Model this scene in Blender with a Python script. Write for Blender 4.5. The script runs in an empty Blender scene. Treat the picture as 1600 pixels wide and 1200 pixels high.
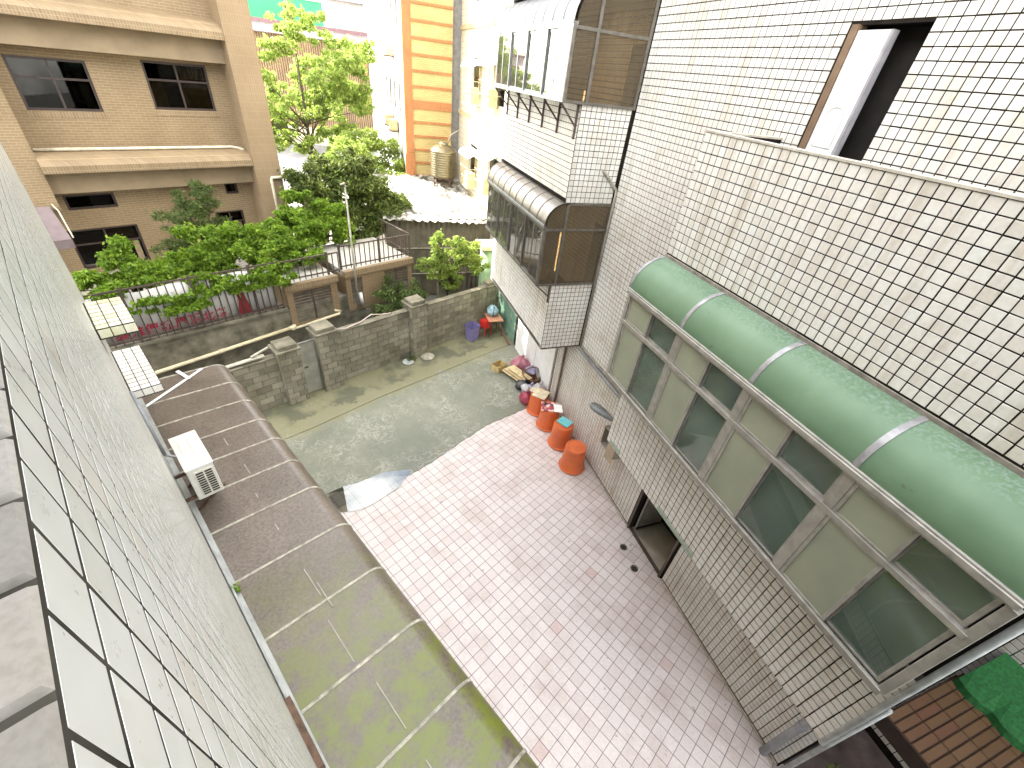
import bpy, bmesh, math, random
import numpy as np
from mathutils import Vector, Matrix
random.seed(7); RNG = np.random.default_rng(7)
R = math.radians
sc = bpy.context.scene
COL = sc.collection

# ------------------------------------------------------------------ camera
H = 8.35
TH, RO, FPX = R(36.0), R(-7.35), 664.0
f_ = Vector((0, math.cos(TH), -math.sin(TH))); r_ = Vector((1, 0, 0)); d_ = f_.cross(r_)
rx = math.cos(RO) * r_ + math.sin(RO) * d_
dn = -math.sin(RO) * r_ + math.cos(RO) * d_
cam = bpy.data.objects.new('camera', bpy.data.cameras.new('camera')); COL.objects.link(cam)
M = Matrix((rx, -dn, -f_)).transposed().to_4x4(); M.translation = (0, 0, H)
cam.matrix_world = M
cam.data.sensor_fit = 'HORIZONTAL'; cam.data.sensor_width = 36.0
cam.data.lens = FPX / 1600 * 36.0
cam.data.clip_start = 0.02; cam.data.clip_end = 2000
sc.camera = cam

# ------------------------------------------------------------------ sky, sun, exposure
AZ = {'L': R(49.6), 'R': R(23.0), 'W': 0.0}
def axes(F):
    t = AZ[F]
    return Vector((math.cos(t), math.sin(t), 0)), Vector((-math.sin(t), math.cos(t), 0))
NL, UL = axes('L')
SUN_EL = R(36)
sh = (-0.315 * NL + 0.949 * UL).normalized()
to_sun = Vector((sh.x * math.cos(SUN_EL), sh.y * math.cos(SUN_EL), math.sin(SUN_EL)))
w = bpy.data.worlds.new('World'); sc.world = w; w.use_nodes = True
nt = w.node_tree; nt.nodes.clear()
sky = nt.nodes.new('ShaderNodeTexSky'); sky.sky_type = 'NISHITA'; sky.sun_disc = False
sky.sun_elevation = SUN_EL; sky.sun_rotation = math.atan2(sh.x, sh.y); sky.air_density = 1.0; sky.dust_density = 1.6
tc = nt.nodes.new('ShaderNodeTexCoord')
nz = nt.nodes.new('ShaderNodeTexNoise'); nz.inputs['Scale'].default_value = 2.6; nz.inputs['Detail'].default_value = 6; nz.inputs['Roughness'].default_value = .6
rmp = nt.nodes.new('ShaderNodeValToRGB'); rmp.color_ramp.elements[0].position = .42; rmp.color_ramp.elements[1].position = .60
mxs = nt.nodes.new('ShaderNodeMix'); mxs.data_type = 'RGBA'
bg = nt.nodes.new('ShaderNodeBackground'); ow = nt.nodes.new('ShaderNodeOutputWorld')
nt.links.new(tc.outputs['Generated'], nz.inputs['Vector']); nt.links.new(nz.outputs['Fac'], rmp.inputs['Fac'])
nt.links.new(rmp.outputs['Color'], mxs.inputs['Factor']); nt.links.new(sky.outputs['Color'], mxs.inputs['A'])
mxs.inputs['B'].default_value = (13.5, 13.2, 12.6, 1)
nt.links.new(mxs.outputs['Result'], bg.inputs['Color']); bg.inputs['Strength'].default_value = 0.14
nt.links.new(bg.outputs['Background'], ow.inputs['Surface'])
sd = bpy.data.lights.new('sun', 'SUN'); sd.energy = 4.0; sd.angle = R(0.55); sd.color = (1, .95, .86)
so = bpy.data.objects.new('sun', sd); COL.objects.link(so); so.rotation_euler = (-to_sun).to_track_quat('-Z', 'Y').to_euler(); so.location = (0, 0, 60)
vs = sc.view_settings; vs.view_transform = 'Standard'; vs.look = 'None'; vs.gamma = 1; vs.use_curve_mapping = False
vs.exposure = 2.75
sc.cycles.use_denoising = True
sc.cycles.max_bounces = 7; sc.cycles.diffuse_bounces = 5; sc.cycles.glossy_bounces = 4; sc.cycles.transparent_max_bounces = 12
sc.cycles.caustics_reflective = False; sc.cycles.caustics_refractive = False
sc.cycles.sample_clamp_indirect = 6

# ------------------------------------------------------------------ materials
def nodes(name):
    m = bpy.data.materials.new(name); m.use_nodes = True
    return m, m.node_tree, m.node_tree.nodes['Principled BSDF']
def N(t, typ, **k):
    n = t.nodes.new(typ)
    for a, b in k.items(): setattr(n, a, b)
    return n
def math_(t, op, a, b=None, c=None):
    n = N(t, 'ShaderNodeMath', operation=op)
    for i, v in enumerate((a, b, c)):
        if v is None: continue
        if isinstance(v, (int, float)): n.inputs[i].default_value = v
        else: t.links.new(v, n.inputs[i])
    return n.outputs[0]
def noise(t, vec, scale, detail=4, rough=.55, out='Fac', dist=0):
    n = N(t, 'ShaderNodeTexNoise'); n.inputs['Scale'].default_value = scale; n.inputs['Detail'].default_value = detail
    n.inputs['Roughness'].default_value = rough; n.inputs['Distortion'].default_value = dist
    t.links.new(vec, n.inputs['Vector']); return n.outputs[out]
def ramp(t, fac, stops):
    n = N(t, 'ShaderNodeValToRGB'); e = n.color_ramp.elements
    while len(e) < len(stops): e.new(.5)
    for i, (p, c) in enumerate(stops):
        e[i].position = p; e[i].color = (*c, 1) if len(c) == 3 else c
    t.links.new(fac, n.inputs['Fac']); return n.outputs['Color']
def mix(t, fac, a, b, mode='MIX'):
    n = N(t, 'ShaderNodeMix', data_type='RGBA', blend_type=mode)
    for nm, v in (('Factor', fac), ('A', a), ('B', b)):
        if isinstance(v, (int, float)): n.inputs[nm].default_value = v
        elif isinstance(v, tuple): n.inputs[nm].default_value = (*v, 1)
        else: t.links.new(v, n.inputs[nm])
    return n.outputs['Result']
def pos(t): return N(t, 'ShaderNodeNewGeometry').outputs['Position']
def fpos(t, F):                       # position in a building's own axes: x along normal, y along the wall
    n = N(t, 'ShaderNodeVectorRotate', rotation_type='Z_AXIS'); n.inputs['Angle'].default_value = -AZ[F]
    t.links.new(pos(t), n.inputs['Vector']); return n.outputs['Vector']
def sep(t, v):
    n = N(t, 'ShaderNodeSeparateXYZ'); t.links.new(v, n.inputs[0]); return n.outputs
def comb(t, x, y, z):
    n = N(t, 'ShaderNodeCombineXYZ')
    for i, v in enumerate((x, y, z)):
        if isinstance(v, (int, float)): n.inputs[i].default_value = v
        else: t.links.new(v, n.inputs[i])
    return n.outputs[0]
def rnd(t):                           # one random number per loose piece and per object
    a = N(t, 'ShaderNodeNewGeometry').outputs['Random Per Island']; b = N(t, 'ShaderNodeObjectInfo').outputs['Random']
    return math_(t, 'FRACT', math_(t, 'ADD', a, math_(t, 'MULTIPLY', b, 7.31)))
def bump(t, p, h, s=.2, d=.01):
    n = N(t, 'ShaderNodeBump'); n.inputs['Strength'].default_value = s; n.inputs['Distance'].default_value = d
    t.links.new(h, n.inputs['Height']); t.links.new(n.outputs['Normal'], p.inputs['Normal'])
MATS = {}
def simple(name, col, rough=.6, var=.18, scale=6, metal=0, bmp=0, bscale=40, col2=None, spec=.5):
    if name in MATS: return MATS[name]
    m, t, p = nodes(name); MATS[name] = m
    v = noise(t, pos(t), scale, 5)
    c2 = col2 or tuple(c * (1 - var * 1.6) for c in col); c1 = tuple(min(1, c * (1 + var * .6)) for c in col)
    t.links.new(ramp(t, v, [(.3, c2), (.68, c1)]), p.inputs['Base Color'])
    p.inputs['Roughness'].default_value = rough; p.inputs['Metallic'].default_value = metal
    p.inputs['Specular IOR Level'].default_value = spec
    if bmp: bump(t, p, noise(t, pos(t), bscale, 4), bmp, .01)
    return m
def tile_mat(name, stops, rough=.32, stain=None, smask=.6, bumpy=.0, grain=0, streak=0, tex=.55):
    m, t, p = nodes(name); MATS[name] = m
    c = ramp(t, rnd(t), stops)
    n = noise(t, pos(t), 1.1, 5, .6)
    if stain: c = mix(t, ramp(t, n, [(smask - .08, (0, 0, 0)), (smask + .16, (.75, .75, .75))]), c, stain, 'MULTIPLY')
    n2 = noise(t, pos(t), 22, 4, .6)
    c = mix(t, tex, c, ramp(t, n2, [(.3, (.78, .77, .74)), (.7, (1, 1, 1))]), 'MULTIPLY')
    if streak:
        mp = N(t, 'ShaderNodeMapping'); mp.inputs['Scale'].default_value = (7, 7, .4); t.links.new(pos(t), mp.inputs['Vector'])
        c = mix(t, streak, c, ramp(t, noise(t, mp.outputs[0], 1, 5, .6), [(.5, (1, 1, 1)), (.72, (.60, .53, .42))]), 'MULTIPLY')
    if grain: c = mix(t, grain, c, ramp(t, noise(t, pos(t), 120, 3), [(.35, (.55, .5, .5)), (.6, (1, 1, 1))]), 'MULTIPLY')
    if grain > .3: c = mix(t, .8, c, ramp(t, noise(t, pos(t), 6.5, 2, .5), [(.70, (1, 1, 1)), (.76, (.45, .40, .37))]), 'MULTIPLY')
    t.links.new(c, p.inputs['Base Color'])
    t.links.new(ramp(t, n2, [(.2, (rough * .7,) * 3), (.8, (rough * 1.5,) * 3)]), p.inputs['Roughness'])
    if bumpy: bump(t, p, noise(t, pos(t), 18, 4), bumpy, .006)
    return m
TILE_R = tile_mat('tile_cream', [(0, (.72, .69, .63)), (.35, (.77, .75, .70)), (.6, (.79, .78, .73)), (.8, (.77, .745, .69)), (.93, (.77, .78, .74)), (1, (.72, .68, .62))], .32, (.74, .69, .58), .6, streak=.5)
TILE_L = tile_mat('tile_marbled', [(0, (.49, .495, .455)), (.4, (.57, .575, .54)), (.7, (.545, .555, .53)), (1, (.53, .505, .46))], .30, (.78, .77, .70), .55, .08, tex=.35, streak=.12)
TILE_C = tile_mat('tile_coping', [(0, (.20, .19, .17)), (1, (.33, .315, .285))], .65, (.55, .48, .40), .5, .3, .3)
TILE_F = tile_mat('tile_floor_pink', [(0, (.62, .545, .515)), (.3, (.665, .60, .57)), (.7, (.70, .635, .605)), (.990, (.66, .595, .565)), (.997, (.62, .50, .47)), (1, (.60, .45, .40))], .5, (.72, .64, .59), .58, 0, .35)
TILE_B = tile_mat('tile_brown', [(0, (.125, .066, .03)), (.6, (.155, .085, .04)), (1, (.145, .065, .035))], .45)
TILE_M = tile_mat('tile_mossy', [(0, (.60, .58, .40)), (.5, (.66, .65, .50)), (1, (.72, .70, .60))], .5, (.72, .68, .25), .5)
GROUT = simple('grout_dark', (.022, .019, .016), .95, .3, 8, spec=.05)
GROUT_F = simple('grout_floor', (.19, .15, .14), .95, .3, 3, spec=.05)
GROUT_L = simple('grout_grey', (.06, .056, .046), .95, .4, 8, spec=0)
ALU = simple('aluminium_grey', (.40, .38, .34), .42, .18, 9, .35)
ALU_D = simple('aluminium_bronze', (.17, .155, .13), .4, .2, 9, .4)
ALU_S = simple('aluminium_silver', (.42, .44, .43), .35, .15, 9, .6)
WHITE = simple('white_paint', (.80, .80, .78), .5, .08, 4)
BLACKM = simple('black_rubber', (.015, .014, .013), .7, .2, 10)
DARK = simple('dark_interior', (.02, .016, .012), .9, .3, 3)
RUST = simple('rusted_steel', (.13, .075, .045), .75, .4, 14, .2)
IRON = simple('iron_brown', (.085, .06, .048), .6, .3, 20)
PVC_Y = simple('pipe_cream', (.66, .58, .38), .5, .15, 5)
PVC_G = simple('pipe_grey', (.33, .34, .36), .5, .15, 5)
ORANGE = simple('plastic_orange', (.62, .135, .032), .42, .12, 4, col2=(.52, .115, .04))
RED = simple('plastic_red', (.62, .03, .025), .4, .1, 5)
PURPLE = simple('plastic_purple', (.21, .18, .37), .5, .1, 6)
CARD = simple('cardboard', (.50, .35, .19), .8, .15, 8)
CONC_D = simple('concrete_old', (.20, .18, .13), .9, .35, 3.0, col2=(.075, .07, .045), bmp=.3, bscale=25)
def conc_block():
    m, t, p = nodes('block_grey'); MATS['block_grey'] = m
    c = ramp(t, rnd(t), [(0, (.24, .225, .17)), (.5, (.33, .31, .24)), (1, (.41, .385, .30))])
    n = noise(t, pos(t), 1.2, 5, .6)
    c = mix(t, 1, c, ramp(t, n, [(.35, (.62, .60, .54)), (.65, (1, 1, .96))]), 'MULTIPLY')
    c = mix(t, .6, c, ramp(t, noise(t, pos(t), 60, 3), [(.35, (.65, .64, .6)), (.65, (1, 1, 1))]), 'MULTIPLY')
    t.links.new(c, p.inputs['Base Color']); p.inputs['Roughness'].default_value = .92
    bump(t, p, noise(t, pos(t), 70, 4), .5, .01); return m
BLOCK = conc_block()
MORTAR = simple('mortar_dark', (.15, .14, .10), .95, .3, 9)
def yard_mat():
    m, t, p = nodes('yard_concrete'); P = fpos(t, 'L'); s = sep(t, P)
    n1 = noise(t, P, .55, 6, .62); n2 = noise(t, P, 3.2, 6, .66, dist=1.2); n3 = noise(t, P, 40, 4)
    c = ramp(t, n1, [(.3, (.125, .135, .095)), (.5, (.19, .197, .15)), (.7, (.255, .255, .20))])
    vein = ramp(t, math_(t, 'ABSOLUTE', math_(t, 'SUBTRACT', n2, .5)), [(0, (1, 1, 1)), (.035, (0, 0, 0))])
    patch = ramp(t, noise(t, P, .9, 4), [(.42, (0, 0, 0)), (.62, (1, 1, 1))])
    vf = N(t, 'ShaderNodeMix', data_type='RGBA', blend_type='MULTIPLY'); vf.inputs['Factor'].default_value = 1
    t.links.new(vein, vf.inputs['A']); t.links.new(patch, vf.inputs['B'])
    c = mix(t, vf.outputs['Result'], c, (.38, .38, .32))
    c = mix(t, .5, c, ramp(t, n3, [(.3, (.7, .7, .66)), (.7, (1, 1, 1))]), 'MULTIPLY')
    # moss and damp along the foot of the block wall
    band = ramp(t, math_(t, 'ADD', s[1], math_(t, 'MULTIPLY', math_(t, 'SUBTRACT', noise(t, P, 1.6, 6, .65), .5), 2.2)), [(0, (0, 0, 0)), (1, (1, 1, 1))])
    def win(lo, hi):
        v = math_(t, 'ADD', s[1], math_(t, 'MULTIPLY', math_(t, 'SUBTRACT', noise(t, P, 1.7, 6, .7), .5), 1.6))
        n = N(t, 'ShaderNodeMapRange'); n.interpolation_type = 'SMOOTHSTEP'; n.inputs[1].default_value = lo; n.inputs[2].default_value = hi
        t.links.new(v, n.inputs[0]); return n.outputs[0]
    c = mix(t, math_(t, 'MULTIPLY', win(9.05, 9.5), .75), c, (.20, .185, .095))
    c = mix(t, math_(t, 'MULTIPLY', win(9.75, 9.9), math_(t, 'MULTIPLY', ramp(t, noise(t, P, .8, 3), [(.45, (0, 0, 0)), (.55, (1, 1, 1))]), .8)), c, (.085, .085, .055))
    t.links.new(c, p.inputs['Base Color'])
    t.links.new(ramp(t, n1, [(.3, (.45,) * 3), (.6, (.8,) * 3)]), p.inputs['Roughness'])
    bump(t, p, n3, .25, .008); return m
YARD = yard_mat()
def brick_mat(name, c1, c2, mort, bw=.24, bh=.062, F='L', soldier=False):
    m, t, p = nodes(name); s = sep(t, fpos(t, F))
    h = math_(t, 'ADD', s[0], s[1])
    b = N(t, 'ShaderNodeTexBrick'); b.inputs['Scale'].default_value = 1
    b.inputs['Brick Width'].default_value = bw; b.inputs['Row Height'].default_value = bh; b.inputs['Mortar Size'].default_value = .007
    b.inputs['Mortar Smooth'].default_value = .2; b.offset = 0 if soldier else .5
    b.inputs['Color1'].default_value = (*c1, 1); b.inputs['Color2'].default_value = (*c2, 1); b.inputs['Mortar'].default_value = (*mort, 1)
    t.links.new(comb(t, h, s[2], 0), b.inputs['Vector'])
    c = mix(t, .7, b.outputs['Color'], ramp(t, noise(t, pos(t), .9, 5, .6), [(.3, (.72, .69, .64)), (.65, (1, 1, 1))]), 'MULTIPLY')
    t.links.new(c, p.inputs['Base Color']); p.inputs['Roughness'].default_value = .7
    bump(t, p, b.outputs['Fac'], -.6, .01); return m
BEIGE = brick_mat('brick_tan', (.265, .188, .102), (.232, .162, .087), (.35, .265, .16), .24, .066)
BEIGE_S = brick_mat('brick_tan_soldier', (.265, .19, .106), (.21, .148, .082), (.33, .25, .152), .066, .26, soldier=True)
BEAM = simple('render_tan', (.27, .20, .12), .75, .12, 2)
YBRICK = brick_mat('brick_yellow', (.62, .50, .22), (.55, .43, .18), (.40, .28, .12), .24, .075, 'R')
OBRICK = brick_mat('brick_orange', (.50, .21, .075), (.44, .18, .065), (.34, .16, .07), .075, .3, 'R', True)
def leaf_mat(name, stops, trans=.45):
    m, t, p = nodes(name); MATS[name] = m
    c = ramp(t, N(t, 'ShaderNodeNewGeometry').outputs['Random Per Island'], stops)
    n = noise(t, pos(t), 1.5, 3)
    c = mix(t, .6, c, ramp(t, n, [(.3, (.6, .66, .6)), (.7, (1, 1, .9))]), 'MULTIPLY')
    t.links.new(c, p.inputs['Base Color']); p.inputs['Roughness'].default_value = .5; p.inputs['Specular IOR Level'].default_value = .35
    tr = N(t, 'ShaderNodeBsdfTranslucent'); t.links.new(c, tr.inputs['Color'])
    ms = N(t, 'ShaderNodeMixShader'); ms.inputs[0].default_value = trans
    o = t.nodes['Material Output']; t.links.new(p.outputs[0], ms.inputs[1]); t.links.new(tr.outputs[0], ms.inputs[2]); t.links.new(ms.outputs[0], o.inputs['Surface'])
    return m
LEAF_B = leaf_mat('leaf_bright', [(0, (.11, .20, .02)), (.5, (.22, .36, .035)), (1, (.36, .50, .06))], .5)
LEAF_D = leaf_mat('leaf_dark', [(0, (.06, .085, .018)), (.6, (.12, .16, .035)), (1, (.24, .29, .07))], .4)
LEAF_T = leaf_mat('leaf_teal', [(0, (.06, .09, .028)), (.6, (.11, .155, .042)), (1, (.20, .26, .07))], .4)
LEAF_Y = leaf_mat('leaf_yellow', [(0, (.20, .29, .06)), (.6, (.33, .43, .09)), (1, (.48, .54, .16))], .55)
BARK = simple('bark', (.10, .075, .05), .9, .3, 12, bmp=.4, bscale=30)
def glass(name, tint, refl_ior=1.5, rough=.02, lighten=0, dcol=(.5, .5, .5)):
    m = bpy.data.materials.new(name); m.use_nodes = True; t = m.node_tree; t.nodes.remove(t.nodes['Principled BSDF'])
    tr = N(t, 'ShaderNodeBsdfTransparent'); tr.inputs[0].default_value = (*tint, 1)
    gl = N(t, 'ShaderNodeBsdfGlossy'); gl.inputs['Roughness'].default_value = rough; gl.inputs['Color'].default_value = (.95, .97, .95, 1)
    fr = N(t, 'ShaderNodeFresnel'); fr.inputs[0].default_value = refl_ior
    ms = N(t, 'ShaderNodeMixShader'); t.links.new(fr.outputs[0], ms.inputs[0]); t.links.new(tr.outputs[0], ms.inputs[1]); t.links.new(gl.outputs[0], ms.inputs[2])
    out = ms.outputs[0]
    if lighten:                         # patchy diffuse colour mixed in to lighten the panes, in place of light
        df = N(t, 'ShaderNodeBsdfDiffuse'); df.inputs[0].default_value = (*dcol, 1); m2 = N(t, 'ShaderNodeMixShader')
        t.links.new(ramp(t, noise(t, pos(t), 2.2, 5, .6), [(.3, (lighten * .55,) * 3), (.7, (lighten * 1.3,) * 3)]), m2.inputs[0])
        t.links.new(out, m2.inputs[1]); t.links.new(df.outputs[0], m2.inputs[2]); out = m2.outputs[0]
    t.links.new(out, t.nodes['Material Output'].inputs['Surface']); return m
GL_G = glass('glass_green', (.90, .97, .92), 1.9, .02, .22, (.38, .50, .42))
GL_B = glass('glass_brown', (.74, .60, .41), 1.6, .02, .12, (.40, .32, .2))
GL_D = glass('glass_dark', (.40, .37, .31), 1.28)
GL_P = glass('glass_grey', (.62, .60, .54), 2.7, .02, .14, (.38, .35, .3))
WATER = glass('water', (.55, .57, .52), 1.9, .005)
FROST = leaf_mat('glass_frosted', [(0, (.60, .62, .50)), (1, (.64, .66, .54))], .5)
def canopy_brown():
    m, t, p = nodes('polycarbonate_brown'); P = fpos(t, 'L'); s = sep(t, P)
    n1 = noise(t, P, 1.1, 6, .65); n2 = noise(t, P, 26, 5, .7)
    c = ramp(t, n1, [(.3, (.115, .093, .075)), (.7, (.175, .145, .12))])
    c = mix(t, .75, c, ramp(t, n2, [(.38, (.5, .46, .4)), (.6, (1, 1, 1))]), 'MULTIPLY')
    mr = N(t, 'ShaderNodeMapRange'); mr.inputs[1].default_value = 4.4; mr.inputs[2].default_value = 2.2; t.links.new(math_(t, 'ADD', s[1], math_(t, 'MULTIPLY', n1, .9)), mr.inputs[0])
    g = math_(t, 'MULTIPLY', mr.outputs[0], ramp(t, noise(t, P, 2.6, 9, .78), [(.42, (0, 0, 0)), (.56, (1, 1, 1))]))
    c = mix(t, math_(t, 'MULTIPLY', g, .95), c, (.125, .145, .020))
    spk = ramp(t, noise(t, P, 60, 3, .7), [(.60, (0, 0, 0)), (.68, (1, 1, 1))])
    c = mix(t, math_(t, 'MULTIPLY', spk, .55), c, (.06, .06, .025))
    t.links.new(c, p.inputs['Base Color']); t.links.new(ramp(t, n2, [(.3, (.28,) * 3), (.7, (.5,) * 3)]), p.inputs['Roughness'])
    bump(t, p, n1, .12, .03); return m
PCB = canopy_brown()
def canopy_green():
    m, t, p = nodes('fibreglass_green'); P = fpos(t, 'R')
    n1 = noise(t, P, 1.4, 5, .6); n2 = noise(t, P, 30, 5, .7)
    c = ramp(t, n1, [(.3, (.175, .29, .17)), (.7, (.24, .37, .23))])
    s = sep(t, P)
    mr = N(t, 'ShaderNodeMapRange'); mr.inputs[1].default_value = 6.34; mr.inputs[2].default_value = 6.47; t.links.new(s[2], mr.inputs[0])
    f = math_(t, 'MULTIPLY', mr.outputs[0], ramp(t, n2, [(.46, (0, 0, 0)), (.62, (1, 1, 1))]))
    c = mix(t, math_(t, 'MULTIPLY', f, .6), c, (.50, .58, .58))
    spt = ramp(t, noise(t, P, 7, 3, .6), [(.69, (0, 0, 0)), (.74, (1, 1, 1))])
    c = mix(t, math_(t, 'MULTIPLY', spt, .5), c, (.13, .13, .07))
    t.links.new(c, p.inputs['Base Color']); t.links.new(ramp(t, n2, [(.3, (.28,) * 3), (.7, (.5,) * 3)]), p.inputs['Roughness'])
    tr = N(t, 'ShaderNodeBsdfTranslucent'); t.links.new(c, tr.inputs['Color']); ms = N(t, 'ShaderNodeMixShader'); ms.inputs[0].default_value = .42
    t.links.new(p.outputs[0], ms.inputs[1]); t.links.new(tr.outputs[0], ms.inputs[2]); t.links.new(ms.outputs[0], t.nodes['Material Output'].inputs['Surface']); return m
FGREEN = canopy_green()

# ------------------------------------------------------------------ mesh helpers
class MB:
    def __init__(s): s.v = []; s.f = []
    def add(s, vs, fs):
        o = len(s.v); s.v += [tuple(v) for v in vs]; s.f += [tuple(i + o for i in f) for f in fs]; return s
    def box(s, c0, c1, a0, a1, z0, z1):
        c0, c1 = min(c0, c1), max(c0, c1); a0, a1 = min(a0, a1), max(a0, a1); z0, z1 = min(z0, z1), max(z0, z1)
        return s.add([(c0, a0, z0), (c1, a0, z0), (c1, a1, z0), (c0, a1, z0), (c0, a0, z1), (c1, a0, z1), (c1, a1, z1), (c0, a1, z1)],
                     [(0, 3, 2, 1), (4, 5, 6, 7), (0, 1, 5, 4), (1, 2, 6, 5), (2, 3, 7, 6), (3, 0, 4, 7)])
    def tube(s, pts, rad, n=8, cap=True):
        pts = [Vector(p) for p in pts]; k = len(pts)
        if not hasattr(rad, '__len__'): rad = [rad] * k
        o = len(s.v); up = None
        for i, p in enumerate(pts):
            d = (pts[min(i + 1, k - 1)] - pts[max(i - 1, 0)]).normalized()
            if up is None:
                up = d.orthogonal().normalized()
            up = (up - d * up.dot(d))
            up = up.normalized() if up.length > 1e-6 else d.orthogonal().normalized()
            sd_ = d.cross(up)
            for j in range(n):
                a = 2 * math.pi * j / n; s.v.append(tuple(p + rad[i] * (math.cos(a) * up + math.sin(a) * sd_)))
        for i in range(k - 1):
            for j in range(n):
                s.f.append((o + i * n + j, o + i * n + (j + 1) % n, o + (i + 1) * n + (j + 1) % n, o + (i + 1) * n + j))
        if cap:
            s.f.append(tuple(o + j for j in range(n))[::-1]); s.f.append(tuple(o + (k - 1) * n + j for j in range(n)))
        return s
    def bar(s, p, q, wd, ht):            # rectangular bar from p to q
        p, q = Vector(p), Vector(q); d = (q - p).normalized()
        sd_ = d.cross(Vector((0, 0, 1)))
        sd_ = sd_.normalized() if sd_.length > 1e-4 else Vector((1, 0, 0))
        up = sd_.cross(d).normalized(); vs_ = []
        for e in (p, q):
            for a, b in ((-1, -1), (1, -1), (1, 1), (-1, 1)): vs_.append(e + sd_ * a * wd / 2 + up * b * ht / 2)
        return s.add(vs_, [(0, 1, 2, 3)[::-1], (4, 5, 6, 7), (0, 1, 5, 4), (1, 2, 6, 5), (2, 3, 7, 6), (3, 0, 4, 7)])
    def lathe(s, c, a, prof, n=24, cap0=False, cap1=True, sx=1, sy=1):
        o = len(s.v)
        for r, z in prof:
            for j in range(n):
                t = 2 * math.pi * j / n; s.v.append((c + r * sx * math.cos(t), a + r * sy * math.sin(t), z))
        k = len(prof)
        for i in range(k - 1):
            for j in range(n): s.f.append((o + i * n + j, o + i * n + (j + 1) % n, o + (i + 1) * n + (j + 1) % n, o + (i + 1) * n + j))
        if cap0: s.f.append(tuple(o + j for j in range(n))[::-1])
        if cap1: s.f.append(tuple(o + (k - 1) * n + j for j in range(n)))
        return s
    def sweep(s, prof, a0, a1):          # prof: closed list of (c,z), extruded along a
        n = len(prof); o = len(s.v)
        for a in (a0, a1):
            for c, z in prof: s.v.append((c, a, z))
        for j in range(n): s.f.append((o + j, o + (j + 1) % n, o + n + (j + 1) % n, o + n + j))
        s.f.append(tuple(o + j for j in range(n))[::-1]); s.f.append(tuple(o + n + j for j in range(n))); return s
    def slab(s, poly, z0, z1):           # poly: list of (c,a)
        n = len(poly); o = len(s.v)
        for z in (z0, z1):
            for c, a in poly: s.v.append((c, a, z))
        for j in range(n): s.f.append((o + j, o + (j + 1) % n, o + n + (j + 1) % n, o + n + j))
        s.f.append(tuple(o + j for j in range(n))[::-1]); s.f.append(tuple(o + n + j for j in range(n))); return s

BASE = {}; FR = {}
def wpos(F, c, a, z):
    n, u = axes(F); return n * c + u * a + Vector((0, 0, z))
def tag(o, label=None, cat=None, group=None, kind=None):
    if label: o['label'] = label
    if cat: o['category'] = cat
    if group: o['group'] = group
    if kind: o['kind'] = kind
    return o
def thing(name, F, base, label, cat, group=None):
    o = bpy.data.objects.new(name, None); COL.objects.link(o); o.empty_display_size = .1
    o.location = wpos(F, *base); o.rotation_euler = (0, 0, AZ[F])
    BASE[o.name] = base; FR[o.name] = F
    return tag(o, label, cat, group)
def mesh(mb, base, mat, smooth=False, name='m'):
    me = bpy.data.meshes.new(name); b = base
    v = np.array(mb.v, dtype=np.float64) - np.array(b)
    me.from_pydata(v.tolist(), [], mb.f); me.materials.append(mat)
    if smooth: me.polygons.foreach_set('use_smooth', [True] * len(me.polygons))
    me.update(); return me
def fixn(me):
    bm = bmesh.new(); bm.from_mesh(me); bmesh.ops.recalc_face_normals(bm, faces=bm.faces); bm.to_mesh(me); bm.free()
def part(name, mb, mat, parent, smooth=False, bevel=0, fix=True, label=None, kind=None):
    base = BASE[parent.name]
    me = mesh(mb, base, mat, smooth, name)
    if fix: fixn(me)
    o = bpy.data.objects.new(name, me); COL.objects.link(o); o.parent = parent
    BASE[o.name] = base; FR[o.name] = FR[parent.name]
    if bevel:
        bv = o.modifiers.new('b', 'BEVEL'); bv.width = bevel; bv.segments = 2; bv.limit_method = 'ANGLE'
    if smooth == 'auto' : pass
    return tag(o, label, None, None, kind)
def solo(name, F, base, mb, mat, label, cat, group=None, smooth=False, kind=None, bevel=0):
    me = mesh(mb, base, mat, smooth, name); fixn(me)
    o = bpy.data.objects.new(name, me); COL.objects.link(o)
    o.location = wpos(F, *base); o.rotation_euler = (0, 0, AZ[F]); BASE[o.name] = base; FR[o.name] = F
    if bevel:
        bv = o.modifiers.new('b', 'BEVEL'); bv.width = bevel; bv.segments = 2; bv.limit_method = 'ANGLE'
    return tag(o, label, cat, group, kind)
def seen(p, m=60):
    v = p - Vector((0, 0, H)); dz = v.dot(f_)
    if dz < .05: return None
    x = 800 + FPX * v.dot(rx) / dz; y = 600 + FPX * v.dot(dn) / dz
    return dz if -m < x < 1600 + m and -m < y < 1200 + m else None

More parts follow.
